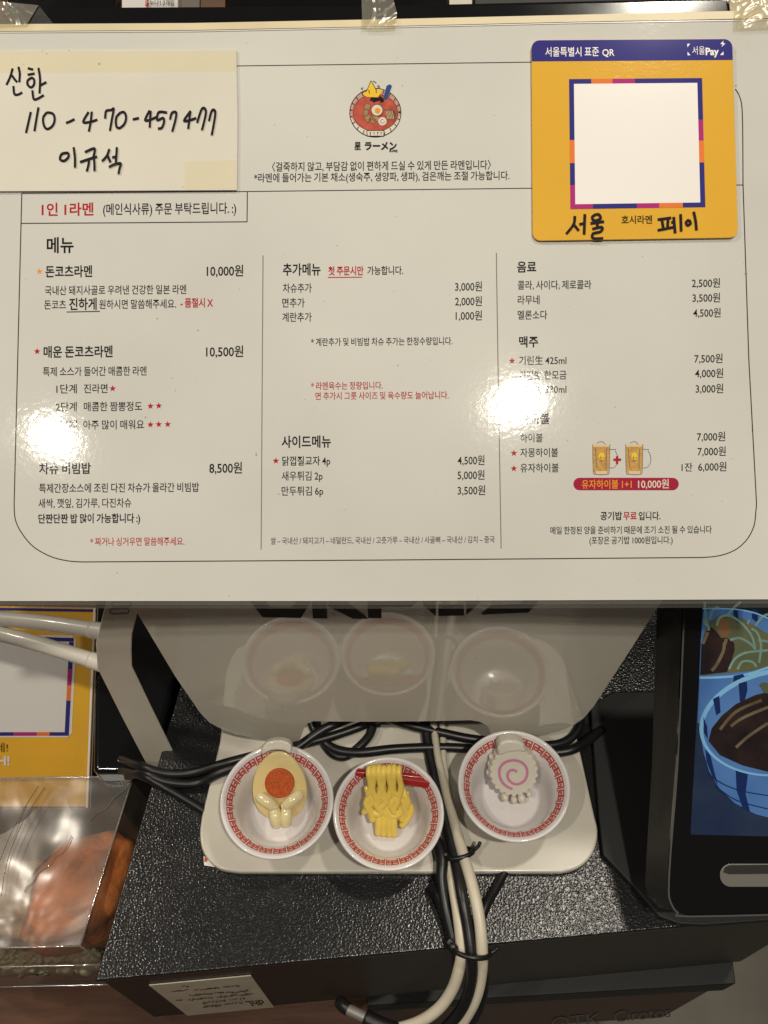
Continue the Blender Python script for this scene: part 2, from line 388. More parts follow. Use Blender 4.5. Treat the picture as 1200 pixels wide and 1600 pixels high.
strokes('fine_print', S_st, lines, .022, .00005, M['label_ink'], stick, sub=1)
S_up = lambda x, y, l=0: S_st(1 - x, 1 - y, l)
text(S_up, 'dhL', .06, .26, .17, .2, M['label_ink'], stick, bold=.03, slope=0, name='logo_lettering')

# ------------------------------------------------------------ tray
TZ = .006
tpx = [(352, 1085), (343, 1160), (313, 1288)] + [(313, 1318), (322, 1340), (341, 1356), (375, 1363)] + [(880, 1363), (908, 1353), (928, 1331), (934, 1305), (931, 1282), (897, 1130), (884, 1085)]
tpx = [(352, 1085), (343, 1160)] + sm2([(315, 1275), (312, 1300), (315, 1325), (326, 1344), (345, 1358), (375, 1363)], 4) + sm2([(878, 1363), (903, 1356), (922, 1340), (932, 1318), (934, 1296), (930, 1278)], 4) + [(897, 1130), (884, 1085)]
tray = thing('stand_base', 'cream plastic base plate with rounded corners carrying the three bowls', 'base plate', PZ(620, 1250, 0))
mesh('plate', *prism([PZ(x, y, TZ) for x, y in tpx], down * .0052), M['tray'], tray, bevel=.0015)
for (x0, y0, x1, y1) in ((352, 1352, 700, 1353), (760, 1352, 880, 1351)):
    pass
mesh('paper_scrap', [PZ(x, y, .0006) for x, y in ((318, 1338), (345, 1345), (343, 1356), (319, 1352))], [[0, 1, 2, 3]], M['card_white'], label='tiny white and red paper scrap under the front left of the base plate', cat='scrap')
bpy.data.objects['paper_scrap'].name = 'paper_scrap'
mesh('red_mark', [PZ(x, y, .0008) for x, y in ((320, 1339), (325, 1340), (323, 1347), (319, 1346))], [[0, 1, 2, 3]], M['scrap_red'], bpy.data.objects['paper_scrap'])

# ------------------------------------------------------------ glossy panel of the stand with side arm
PP = Vector((0, .2115, 0)); PN = Vector((0, -1, 0))
S_pan = Plane(PP, PN)
stand = thing('terminal_stand', 'glossy cream back panel of the till stand rising behind the bowls', 'terminal stand', PZ(620, 1160, 0))
pan = [(196, 905), (204, 940), (212, 968), (273, 1067), (312, 1122), (326, 1136), (342, 1144), (370, 1153), (405, 1159), (440, 1162), (468, 1158), (473, 1145), (478, 1133), (490, 1128),
       (735, 1127), (750, 1130), (762, 1137), (768, 1150), (800, 1156), (840, 1157), (875, 1150), (897, 1142), (913, 1132), (929, 1114), (980, 1038), (1045, 940), (1068, 905)]
def bulge(p): return p + Vector((0, p.x * p.x / 3.6, 0))     # the panel is very slightly convex
_sp = S_pan
def S_panc(x, y, lift=0.0): return bulge(_sp(x, y, lift))
low = [(196, 905.5)] + pan[1:-1] + [(1068, 905.5)]
def low_y(x):
    for (x0, y0), (x1, y1) in zip(low, low[1:]):
        if x0 <= x <= x1: return y0 + (y1 - y0) * (x - x0) / (x1 - x0)
xs_ = sorted(set([float(x) for x, y in low] + list(range(200, 1066, 12))))
vs, fs = [], []; nx_ = len(xs_)
for dy in (0, .003):
    for x in xs_: vs.append(S_panc(x, 904.5) + Vector((0, dy, 0)))
    for x in xs_: vs.append(S_panc(x, low_y(x)) + Vector((0, dy, 0)))
for i in range(nx_ - 1):
    fs += [[i, nx_ + i, nx_ + i + 1, i + 1], [2 * nx_ + i, 2 * nx_ + i + 1, 3 * nx_ + i + 1, 3 * nx_ + i], [nx_ + i, 3 * nx_ + i, 3 * nx_ + i + 1, nx_ + i + 1], [i, i + 1, 2 * nx_ + i + 1, 2 * nx_ + i]]
mesh('panel', vs, fs, M['gloss_panel'], stand, smooth=True).data.set_sharp_from_angle(angle=math.radians(40))
def outl(pts, lift=.0003): return prism([S_panc(x, y, lift + .0002) for x, y in pts], -S_pan.n * .00025)
lt = [merge(outl([(392, 925), (392, 945), (410, 967), (470, 967), (484, 944), (484, 925), (462, 925), (462, 947), (455, 953), (422, 953), (415, 946), (415, 925)])),
      merge(outl([(486, 925), (489, 967), (511, 967), (509, 925)]), outl([(515, 938), (512, 948), (551, 967), (575, 967), (535, 938)])),
      merge(outl([(574, 925), (575, 966), (596, 966), (596, 949), (642, 949), (655, 938), (655, 925), (636, 925), (634, 939), (596, 939), (596, 925)])),
      merge(outl([(660, 925), (660, 945), (681, 963), (681, 925)]), outl([(685, 948), (685, 963), (725, 963), (725, 948)]), outl([(729, 925), (729, 962), (749, 944), (749, 925)])),
      merge(outl([(752, 962), (826, 961), (841, 944), (841, 925), (820, 925), (820, 943), (812, 949), (768, 950)]))]
for k, p in enumerate(lt): mesh('logo_letter', *p, M['logo'], stand)
# arm: a bent strip, upper half in the panel's plane, lower half going down behind the drawer's left edge
up_o = [S_panc(x, y) for x, y in ((150, 905), (164, 950), (155, 985), (146, 1022), (147, 1034))]
up_i = [S_panc(x, y) for x, y in ((197, 905), (206, 942), (212.5, 968), (204, 1003), (203, 1028))]
lo_o = [at_depth(152, 1044, .480), at_depth(190, 1120, .522), at_depth(236, 1208, .572)]
lo_i = [at_depth(206, 1041, .476), at_depth(236, 1104, .512), at_depth(276, 1185, .565)]
O = up_o + lo_o; I = up_i + lo_i; vs = O + I; nn = len(O)
back = camvec(-.2, -.05, 1).normalized() * .0025
vs = vs + [v + back for v in vs]
fs = []
for i in range(nn - 1):
    fs += [[i, i + 1, nn + i + 1, nn + i], [2 * nn + i, 3 * nn + i, 3 * nn + i + 1, 2 * nn + i + 1],
           [i, 2 * nn + i, 2 * nn + i + 1, i + 1], [nn + i, nn + i + 1, 3 * nn + i + 1, 3 * nn + i]]
fs += [[0, nn, 3 * nn, 2 * nn], [nn - 1, 3 * nn - 1, 4 * nn - 1, 2 * nn - 1]]
mesh('side_arm', vs, fs, M['cream'], stand, bevel=.0008)
for cy, cx in ((957, 187), (968, 184)):
    strokes('vent_slot', S_panc, [rot2(rrect(cx - 15, cy - 4, cx + 15, cy + 4, 4), (cx, cy), -.10)], 1.6, .0003, M['rule_ink'], stand, sub=1, closed=True)
# black monitor behind the menu
MD = .378
MP = CAM + camvec(0, 0, MD); MN = -camvec(0, .07, 1)
S_menu = Plane(MP, MN); MN = MN.normalized()
mon = thing('till_monitor', 'black glossy back of the till screen showing above the taped menu', 'monitor', S_menu(600, 500) - MN * .03)
S_mon = Plane(S_menu.p - MN * .0052, MN)
mesh('monitor_housing', *prism([S_mon(x, y) for x, y in ((72, 9), (560, 7), (1140, -6), (1150, 60), (1120, 870), (80, 870), (50, 42))], -MN * .022), M['gloss_black'], mon, bevel=.002)
flat('end_face', S_mon, [(45, 38), (62, 10), (84, 38)], .0004, M['black'], mon)

# ------------------------------------------------------------ the menu
menu = thing('menu_board', 'large cream laminated Korean ramen menu taped to the till screen', 'menu', S_menu(600, 938))
mesh('acrylic_sheet', *prism([S_menu(x, y, -.0006) for x, y in ((-75, 42), (600, 34), (1275, 26), (1290, 949), (600, 951), (-85, 950))], -MN * .0035), M['acrylic'], menu)
mesh('sheet', *prism([S_menu(x, y) for x, y in ((-75, 44), (600, 37), (1275, 29), (1290, 936), (600, 939), (-85, 939))], -MN * .0005), M['paper'], menu)
flat('top_edge', S_menu, [(-70, 38), (300, 36), (600, 30), (900, 23), (1270, 14), (1270, 27), (900, 34), (600, 41), (300, 47), (-70, 49)], .0005, M['edge'], menu)
flat('top_edge', S_menu, [(-70, 50), (300, 48), (600, 42), (900, 35), (1270, 29), (1270, 30.5), (900, 36.5), (600, 43.5), (300, 49.5), (-70, 51.5)], .0003, M['card_white'], menu)
mesh('bottom_lip', *prism([S_menu(x, y, .0010) for x, y in ((-85, 939.5), (600, 939.5), (1290, 937), (1290, 943), (600, 945), (-85, 945))], -MN * .001), M['acrylic'], menu)
# frame and rules
def T(*a, **k): return text(S_menu, *a, **k)
K = M['ink']; G = M['grey_ink']; R = M['red_ink']
br = [(1149, 139), (1156, 152), (1160, 180), (1161, 288), (1170, 560), (1181, 790)]
cr = [(1181, 800), (1178, 822), (1167, 843), (1149, 859), (1125, 868), (1098, 871)]
bl = [(600, 875), (130, 878), (104, 876), (78, 869), (52, 854), (34, 833), (24, 812), (22, 788)]
strokes('frame_line', S_menu, [[(366, 103), (831, 97)], [(34, 302), (400, 299), (831, 294)], [(1150, 289), (1161, 289)]], 1.3, .00008, M['line_ink'], menu, sub=1)
full = sm2(br[:4]) + br[4:5] + sm2([(1181, 770), (1182, 785)] + cr + [(1080, 871)])[5:-5] + [(600, 875)] + sm2([(150, 877.6)] + bl[1:] + [(22, 770)])[5:-5] + [(34, 302)]
strokes('frame_line', S_menu, [full], 1.6, .00008, M['line_ink'], menu, sub=1)
strokes('frame_line', S_menu, [[(33.5, 349), (200, 348), (386, 346.5)], [(386, 347), (386.5, 299)]], 1.5, .00008, M['line_ink'], menu, sub=1)
strokes('column_rule', S_menu, [[(411, 399), (409.5, 620), (408, 859)]], 1.4, .00008, M['rule_ink'], menu, sub=1)
strokes('column_rule', S_menu, [[(775.5, 395), (778, 560), (783, 857)]], 1.4, .00008, M['rule_ink'], menu, sub=1)
rows = [
 ('〈걸죽하지 않고, 부담감 없이 편하게 드실 수 있게 만든 라멘입니다〉', 425, 767, 259, 14.5, K, .002),
 ('*라멘에 들어가는 기본 채소(생숙주, 생양파, 생파), 검은깨는 조절 가능합니다.', 397, 796, 276, 14, K, .002),
 ('1인 1라멘', 65, 146, 327, 20, R, .03), ('(메인식사류) 주문 부탁드립니다. :)', 161, 369, 326, 18, K, .003),
 ('메뉴', 73, 115, 383, 24, K, .035), ('돈코츠라멘', 71, 144, 424, 18, K, .03), ('10,000원', 323, 380, 423, 18, K, .006),
 ('국내산 돼지사골로 우려낸 건강한 일본 라멘', 70, 291, 453, 14.5, K, 0), ('돈코츠', 69, 103, 476, 14.5, K, 0),
 ('진하게', 108, 151, 475, 18.5, K, .03), ('원하시면 말씀해주세요.', 155, 275, 475, 14.5, K, 0), ('- 품절시 X', 282, 333, 473, 14.5, R, .03),
 ('매운 돈코츠라멘', 68, 176, 549.5, 18, K, .03), ('10,500원', 322, 380, 549, 18, K, .006), ('특제 소스가 들어간 매콤한 라멘', 67, 229, 580, 14.5, K, 0),
 ('1단계', 88, 120, 607.5, 14.5, K, 0), ('진라면', 131, 168, 607, 14.5, K, 0), ('2단계', 87, 120, 635.5, 14.5, K, 0), ('매콤한 짬뽕정도', 131, 222, 635, 14.5, K, 0),
 ('3단계', 86, 120, 664, 14.5, K, 0), ('아주 많이 매워요', 130, 225, 663.5, 14.5, K, 0),
 ('차슈 비빔밥', 61, 142, 732, 17, K, .02), ('8,500원', 327, 378, 731, 18, K, .006),
 ('특제간장소스에 조린 다진 차슈가 올라간 비빔밥', 61, 311, 762, 14.5, K, .002), ('새싹, 깻잎, 김가루, 다진차슈', 60, 205, 786, 14.5, K, 0),
 ('단짠단짠 밥 많이 가능합니다 :)', 60, 219, 810, 14.5, K, .022), ('* 짜거나 싱거우면 말씀해주세요.', 141, 288, 846, 13, R, 0),
 ('추가메뉴', 442, 501, 421, 18.5, K, .03), ('첫 주문시만', 513, 568, 423, 14, R, .02), ('가능합니다.', 574, 630, 422.5, 13.5, K, .004),
 ('차슈추가', 442, 487, 450, 14.5, K, 0), ('3,000원', 711, 753, 447.5, 15.5, K, 0), ('면추가', 441, 476, 473, 14.5, K, 0), ('2,000원', 711, 753, 470.5, 15.5, K, 0),
 ('계란추가', 441, 487, 495.5, 14.5, K, 0), ('1,000원', 712, 753, 493, 15.5, K, 0), ('* 계란추가 및 비빔밥 차슈 추가는 한정수량입니다.', 486, 707, 533.5, 12.5, K, 0),
 ('* 라멘육수는 정량입니다.', 486, 598, 602.5, 12, R, 0), ('면 추가시 그릇 사이즈 및 육수량도 늘어납니다.', 493, 701, 618, 12, R, 0),
 ('사이드메뉴', 440, 517, 690, 18.5, K, .03), ('닭껍질교자 4p', 441, 516, 720, 14.5, K, .002), ('4,500원', 715, 757, 719, 15.5, K, 0),
 ('새우튀김 2p', 440, 504, 743.5, 14.5, K, 0), ('5,000원', 715, 757, 742, 15.5, K, 0), ('만두튀김 6p', 440, 505, 767, 14.5, K, 0), ('3,500원', 715, 758, 766, 15.5, K, 0),
 ('쌀 – 국내산 / 돼지고기 – 네덜란드, 국내산 / 고춧가루 – 국내산 / 사골뼈 – 국내산 / 김치 – 중국', 423, 773, 844, 11, G, 0),
 ('음료', 808, 838, 417, 17, K, .025), ('콜라, 사이다, 제로콜라', 809, 924, 445, 14, K, 0), ('2,500원', 1081, 1125, 442, 15, K, 0),
 ('라무네', 809, 843, 468.5, 14, K, 0), ('3,500원', 1082, 1125, 465, 15, K, 0), ('멜론소다', 809, 855, 492, 14, K, 0), ('4,500원', 1083, 1126, 488.5, 15, K, 0),
 ('맥주', 811, 841, 534, 17, K, .025), ('기린生 425ml', 811, 885, 563, 14, K, 0), ('7,500원', 1085, 1129, 560, 15, K, 0),
 ('기린生 한모금', 811, 885, 586, 14, K, 0), ('4,000원', 1086, 1130, 583, 15, K, 0), ('카스병 330ml', 811, 885, 608, 14, K, 0), ('3,000원', 1087, 1130, 607, 15, K, 0),
 ('하이볼', 812, 859, 654, 17, K, .025), ('하이볼', 813, 848, 684, 14, K, 0), ('7,000원', 1089, 1133, 682, 15, K, 0),
 ('자몽하이볼', 813, 872, 707, 14, K, 0), ('7,000원', 1090, 1134, 705, 15, K, 0), ('유자하이볼', 813, 873, 731, 14, K, 0),
 ('1잔', 1065, 1082, 730, 13.5, K, 0), ('6,000원', 1091, 1135, 729, 15, K, 0),
 ('공기밥', 938, 972, 806, 13, K, .01), ('무료', 974, 995, 806, 13, R, .02), ('입니다.', 998, 1032, 806, 13, K, .01),
 ('매일 한정된 양을 준비하기 때문에 조기 소진 될 수 있습니다', 860, 1112, 828, 12, K, 0), ('(포장은 공기밥 1000원입니다.)', 921, 1051, 844, 12, K, 0)]
prepare_text([(r[0], min(r[6] + .008, .021)) for r in rows])
for s, x0, x1, yc, h, m_, b_ in rows: T(s, x0, x1, yc, h, m_, menu, min(b_ + .008, .021))
strokes('underline', S_menu, [[(104, 487.5), (156, 486.5)]], 1.4, .00008, K, menu, sub=1)
strokes('underline', S_menu, [[(512, 433.5), (566, 433)]], 1.4, .00008, R, menu, sub=1)
def star(S, cx, cy, r, m_, par, name='printed_star', lift=.00008):
    pts = [(cx + (r if k % 2 == 0 else r * .42) * math.sin(math.pi * k / 5), cy - (r if k % 2 == 0 else r * .42) * math.cos(math.pi * k / 5)) for k in range(10)]
    return flat(name, S, pts, lift, m_, par)
star(S_menu, 61.5, 424, 5.2, M['orange_ink'], menu)
for x, y in ((58, 549), (176, 607), (235, 634.5), (248, 634), (235, 663.5), (248, 663), (262, 663), (431, 720), (800, 564), (803, 708), (803, 732)): star(S_menu, x, y, 5.4, R, menu)
# promotion: two mugs, plus sign, red pill
for dx in (0, 51.5):
    flat('printed_mug', S_menu, [(x + dx, y) for x, y in ((926, 694), (952, 694), (952.5, 720), (950, 741), (930, 741), (927, 735))], .00008, M['beer_ink'], menu)
    flat('mug_foam', S_menu, [(x + dx, y) for x, y in ((926, 693), (952, 693), (952, 698), (926, 698))], .00012, M['foam_ink'], menu)
    flat('mug_foam', S_menu, [(x + dx, y) for x, y in ((930, 736), (949, 736), (948, 741), (932, 741))], .00012, M['foam_ink'], menu)
    flat('mug_badge', S_menu, [(x + dx, y) for x, y in ell(940, 713, 5, 6)], .00012, M['yellow_ink'], menu)
    strokes('mug_outline', S_menu, [[(x + dx, y) for x, y in l] for l in ([(926, 694), (927, 736), (931, 741), (949, 741), (952, 734), (953, 694)], [(933, 692), (938, 690), (943, 691), (946, 695)], [(952, 702), (963, 702)], [(961, 704), (965, 712), (965, 722), (960, 730), (953, 731)], [(936, 716), (944, 715)], [(937, 720), (943, 719)], [(938, 712), (940, 722)], [(930, 700), (933, 732)], [(948, 700), (947, 733)])], .8, .00016, M['rule_ink'], menu, sub=3)
flat('plus_sign', S_menu, [(962.5, 712.5), (966, 712.5), (966, 716.3), (970.5, 716.3), (970.5, 720), (966, 720), (966, 725), (962.5, 725), (962.5, 720), (958.5, 720), (958.5, 716.3), (962.5, 716.3)], .00022, R, menu)
flat('red_pill', S_menu, rrect(896, 746.5, 1060.5, 766, 9.5), .00008, mat('pill_red', (.34, .022, .05), **CO), menu)
T('유자하이볼 1+1', 909, 987, 756.5, 14, M['orange_ink'], menu, .012, lift=.00014); T('10,000원', 997, 1045, 756, 14.5, M['cream_ink'], menu, .012, lift=.00014)
# printed bowl emblem
cx, cy = 586.5, 174
flat('emblem_bowl', S_menu, ell(586.5, 176, 40, 38), .00006, M['cream_ink'], menu)
flat('emblem_bowl_rim', S_menu, ell(586.5, 172, 40, 32), .0001, M['bowl_ink'], menu)
flat('emblem_broth', S_menu, ell(586.5, 176, 35, 29), .00014, M['broth_ink'], menu)
strokes('emblem_outline', S_menu, [ell(586.5, 176, 40, 38)], 1.2, .00016, K, menu, sub=1, closed=True)
strokes('emblem_outline', S_menu, [ell(586.5, 176, 35, 29)], .8, .00018, M['line_ink'], menu, sub=1, closed=True)
ticks = []
for a in range(0, 360, 17):
    c, s = math.cos(math.radians(a)), math.sin(math.radians(a))
    ticks.append([(586.5 + 36 * c, 176 + 31 * s), (586.5 + 39.5 * c, 176 + 37 * s)])
strokes('emblem_outline', S_menu, ticks, 1.1, .0002, K, menu, sub=1)
flat('emblem_plate', S_menu, [(573, 204), (600, 204), (599.5, 212.5), (574, 212.5)], .00026, M['cream_ink'], menu)
strokes('emblem_outline', S_menu, [[(573, 204), (600, 204), (599.5, 212.5), (574, 212.5), (573, 204)], [(578, 206), (579, 210)], [(584, 206), (585, 210)], [(589, 207), (592, 207)], [(596, 206), (595, 210)]], .9, .0003, K, menu, sub=1)
flat('emblem_star', S_menu, smooth_pts if False else [(566, 146), (572.5, 142), (578.5, 128), (581, 128), (587, 140), (598.5, 140), (594, 147), (590, 152), (573, 151.5), (568.5, 148)], .00024, M['yellow_ink'], menu)
strokes('emblem_outline', S_menu, [[(563.5, 144), (572.5, 142.5), (578.5, 128), (581, 128), (587.5, 140)], [(564, 137), (566, 140)], [(567, 136), (566.5, 139)], [(583, 126), (588, 129.5)], [(590, 133), (591, 137)], [(592, 133), (593, 137)]], 1, .00028, K, menu, sub=2)
flat('emblem_spoon', S_menu, [(599, 153), (604, 134), (609, 131.5), (612.5, 134), (605, 155), (601, 156)], .00026, M['blue_ink'], menu)
seaw = [[(579 + 3 * k, 158 - (k % 3)), (582 + 3 * k, 152 + 2 * (k % 2)), (584 + 3 * k, 160 - k % 4)] for k in range(6)]
strokes('emblem_seaweed', S_menu, seaw, 3.2, .0002, K, menu, sub=3)
for (x, y, a) in ((574, 167, .3), (571, 176, .1), (575, 185, -.4), (582, 188, -.9), (587, 185, -1.2)):
    flat('emblem_slice', S_menu, rot2(rrect(x - 4, y - 5, x + 4, y + 5, 2), (x, y), a), .0002, M['meat_ink'], menu)
    strokes('emblem_outline', S_menu, [rot2(rrect(x - 4, y - 5, x + 4, y + 5, 2), (x, y), a)], .6, .00023, M['green_ink'], menu, sub=1, closed=True)
flat('emblem_egg', S_menu, ell(589, 172, 9, 9), .00032, M['cream_ink'], menu); flat('emblem_yolk', S_menu, ell(590, 173, 4.5, 4.5), .00036, M['orange_ink'], menu)
strokes('emblem_outline', S_menu, [ell(589, 172, 9, 9)], .8, .00038, K, menu, sub=1, closed=True)
flat('emblem_fishcake', S_menu, ell(597.5, 189.5, 6.5, 6.5), .00034, M['cream_ink'], menu)
strokes('emblem_outline', S_menu, [ell(597.5, 189.5, 3, 3, 0, 300)], .8, .00038, M['card_pink'], menu, sub=1)
strokes('emblem_greens', S_menu, [[(601 + 2.2 * k, 170 + (k * 5) % 4), (604 + 2.2 * k, 176), (602 + 2.4 * k, 184 + (k * 3) % 7)] for k in range(7)], 1.1, .00034, M['green_ink'], menu, sub=3)
strokes('emblem_greens', S_menu, [[(603 + 2.4 * k, 173), (606 + 2.3 * k, 186)] for k in range(5)], .8, .00036, M['foam_ink'], menu, sub=1)
T('星', 553.5, 564, 228, 13, K, menu, .02, slope=0); T('ラーメン', 570, 620, 228, 13, K, menu, .05, slope=0)
T('호시라멘', 608, 621, 236, 4, K, menu, .05, slope=0)

# hand written note
note = thing('taped_note', 'cream paper note with marker handwriting taped over the menu corner', 'note', S_menu(185, 190))
mesh('paper', *prism([S_menu(x, y, .0012) for x, y in ((-60, 79), (150, 77), (369, 77), (371, 180), (370, 297), (180, 298), (-60, 299))], -MN * .0006), M['note'], note, bevel=.0001)
flat('tape_strip', S_menu, [(-60, 80), (369, 79), (369, 112), (-60, 114)], .0015, M['tape_band'], note)
flat('tape_strip', S_menu, [(288, 252), (369, 250), (369, 295), (288, 296)], .0015, M['tape_band'], note)
q = lambda pts, ox, oy, k: [(ox + x / k, oy + y / k) for x, y in pts]
h1 = lambda *p: q(p, 0, 90, 6.0)                 # coordinates read off a 6x enlargement
h2 = lambda *p: q(p, 180, 150, 6.316)
hand = [h1((118, 100), (95, 180), (60, 255)), h1((110, 165), (135, 200), (160, 230)), h1((172, 85), (185, 150), (180, 230)), h1((125, 265), (135, 340), (170, 345), (208, 325)),
        h1((260, 98), (310, 112)), h1((258, 160), (325, 148)), h1((300, 185), (262, 210), (258, 250), (290, 278), (318, 250), (318, 205), (295, 185)), h1((360, 95), (375, 200), (370, 335)), h1((380, 258), (435, 228)), h1((303, 305), (315, 385), (350, 385), (410, 350)),
        h1((288, 508), (265, 610), (243, 705)), h1((360, 465), (340, 580), (322, 688)), h1((440, 510), (405, 560), (410, 630), (440, 668), (490, 640), (512, 580), (495, 525), (440, 512)), h1((618, 612), (660, 595), (698, 575)),
        h1((830, 508), (780, 600), (840, 602), (912, 580)), h1((860, 505), (850, 600), (832, 692)), h1((985, 570), (995, 500), (1040, 490), (1065, 480), (1050, 570), (1030, 685)),
        h1((1130, 512), (1090, 560), (1090, 640), (1120, 658), (1165, 620), (1182, 560), (1165, 512), (1130, 512)),
        h2((172, 230), (235, 215)), h2((340, 140), (295, 235), (350, 230), (405, 205)), h2((350, 145), (345, 225), (340, 310)), h2((512, 162), (430, 158), (415, 235), (470, 215), (482, 250), (460, 310), (420, 320)),
        h2((540, 230), (560, 165), (600, 160), (595, 230), (562, 350)), h2((745, 145), (680, 240), (740, 235), (800, 215)), h2((742, 150), (730, 240), (720, 322)), h2((808, 262), (850, 135), (880, 118), (895, 160), (875, 260), (855, 335)),
        h2((925, 245), (950, 150), (975, 135), (988, 170), (970, 290), (952, 385)),
        h1((640, 890), (580, 900), (562, 950), (600, 965), (640, 930), (640, 890)), h1((690, 838), (702, 940), (702, 1030)), h1((795, 885), (885, 850), (875, 930)), h1((748, 978), (830, 950), (910, 925)), h1((835, 965), (825, 1020), (812, 1065)), h1((880, 945), (885, 1000), (885, 1062)),
        h1((1025, 855), (1000, 920), (955, 970)), h1((1005, 905), (1020, 945), (1035, 980)), h1((1095, 838), (1090, 920), (1085, 985)), h1((1050, 935), (1090, 925)), h1((1020, 1025), (1070, 1000), (1130, 990), (1120, 1040), (1110, 1090))]
strokes('handwriting', S_menu, hand, 3.6, .0014, M['marker'], note, sub=6, taper=False)

# yellow payment card stuck on the menu
card = thing('payment_card', 'yellow payment card with blue header stuck on the upper right of the menu', 'card', S_menu(990, 370))
cm = quadmap([(830.5, 63), (1144, 61), (1153, 371), (832.5, 376)])
S_card = lambda u, v, l=0: S_menu(*cm(u, v), .0016 + l)
mesh('card_body', *prism([S_card(u, v) for u, v in rrect(0, 0, 1, 1, .04)], -MN * .0011), M['card_yellow'], card)
hb = [(u, v) for u, v in rrect(0, 0, 1, .4, .04) if v < .05] ; hb = [(.0, .105)] + sorted(hb, key=lambda p: p[0]) + [(1, .105)]
flat('header_band', S_card, hb, .00008, M['card_blue'], card)
W = M['card_white']
text(S_card, '서울특별시 표준', .068, .335, .058, .047, W, card, .01, slope=0, lift=.00014); text(S_card, 'QR', .352, .412, .062, .043, W, card, .01, slope=0, lift=.00014)
text(S_card, '서울', .80, .862, .056, .042, W, card, 0, slope=.0, lift=.00014); text(S_card, 'Pay', .866, .932, .060, .046, W, card, .03, slope=0, lift=.00014)
for pts in ([(.776, .022), (.79, .022), (.776, .04)], [(.776, .062), (.776, .08), (.79, .08)], [(.955, .062), (.955, .08), (.937, .08)], [(.957, .008), (.94, .024), (.952, .026), (.946, .04), (.966, .022), (.955, .021)]):
    flat('header_mark', S_card, pts, .00014, W, card)
# coloured border, four sides
def bar(a, b, c, d, m_): flat('code_border', S_card, [(a, b), (c, b), (c, d), (a, d)], .00012, M[m_], card)
X0, X1, Y0, Y1, t_ = .185, .845, .195, .845, .024
def side(segs, hor, fixed):
    for s0, s1, m_ in segs:
        if hor: bar(s0, fixed, s1, fixed + t_, m_)
        else: bar(fixed, s0, fixed + t_, s1, m_)
side([(X0, .295, 'card_blue'), (.295, .40, 'card_orange'), (.40, .512, 'card_pink'), (.512, X1, 'card_blue')], True, Y0)
side([(X0, .295, 'card_pink'), (.295, .51, 'card_blue'), (.51, .62, 'card_pink'), (.62, .735, 'card_orange'), (.735, X1, 'card_blue')], True, Y1 - t_)
side([(Y0 + t_, .50, 'card_blue'), (.50, .615, 'card_orange'), (.615, .725, 'card_blue'), (.725, Y1 - t_, 'card_pink')], False, X0)
side([(Y0 + t_, .405, 'card_blue'), (.405, .51, 'card_pink'), (.51, .62, 'card_orange'), (.62, Y1 - t_, 'card_blue')], False, X1 - t_)
flat('blank_code_field', S_card, [(X0 + t_, Y0 + t_), (X1 - t_, Y0 + t_), (X1 - t_, Y1 - t_), (X0 + t_, Y1 - t_)], .00010, W, card)
text(S_menu, '호시라멘', 971, 1019, 343, 13, M['ink'], card, .01, lift=.0018)
c1 = lambda *p: q(p, 820, 50, 3.4286)
cw = [c1((268, 985), (262, 1030), (222, 1082)), c1((258, 1025), (290, 1065)), c1((322, 975), (320, 1030), (318, 1085)), c1((292, 1030), (318, 1025)),
    c1((385, 975), (362, 990), (372, 1010), (405, 1000), (400, 980), (385, 975)), c1((352, 1025), (425, 1015)), c1((388, 1022), (390, 1045)), c1((362, 1055), (412, 1045), (408, 1068), (366, 1080), (368, 1105), (420, 1105)),
    c1((712, 1005), (785, 995)), c1((735, 1005), (742, 1050)), c1((768, 1000), (765, 1048)), c1((712, 1062), (798, 1045)), c1((798, 990), (806, 1078)), c1((785, 1020), (800, 1018)), c1((835, 975), (838, 1068)),
    c1((880, 1005), (865, 1018), (872, 1035), (888, 1025), (880, 1005)), c1((905, 962), (915, 1010), (920, 1062))]
strokes('handwritten_word', S_menu, cw[:8], 4.3, .0019, M['marker'], card, sub=5)
strokes('handwritten_word', S_menu, cw[8:], 4.3, .0019, M['marker'], card, sub=5)

# tape pieces holding the menu to the screen
def tape(pts, label, folds):
    t = thing('tape_piece', label, 'tape', S_menu(*pts[0]), 'clear tape holding the menu')
    mesh('film', *prism([S_menu(x, y, .0022) for x, y in pts], -MN * .0002), M['tape'], t)
    strokes('crease', S_menu, folds, 1.2, .0026, M['tape_band'], t, sub=3)
tape([(565, -4), (566, 44), (592, 45), (619, 43), (620, 20), (614, -4)], 'clear tape piece at the middle of the menu top edge', [[(570, 12), (595, 17), (618, 14)], [(567, 28), (590, 24), (619, 26)]])
tape([(1118, -6), (1150, 12), (1149, 44), (1270, 40), (1270, -6)], 'yellowed clear tape wrapped over the top right corner of the menu', [[(1125, 0), (1160, 12), (1190, 8)], [(1158, 12), (1158, 25), (1150, 44)], [(1160, 20), (1158, 60)]])
tape([(-60, -4), (60, 8), (42, 38), (-60, 42)], 'crinkled clear tape at the top left corner of the menu', [[(0, 8), (30, 12), (55, 10)], [(0, 26), (22, 20), (40, 32)], [(5, 34), (18, 22), (26, 12)]])

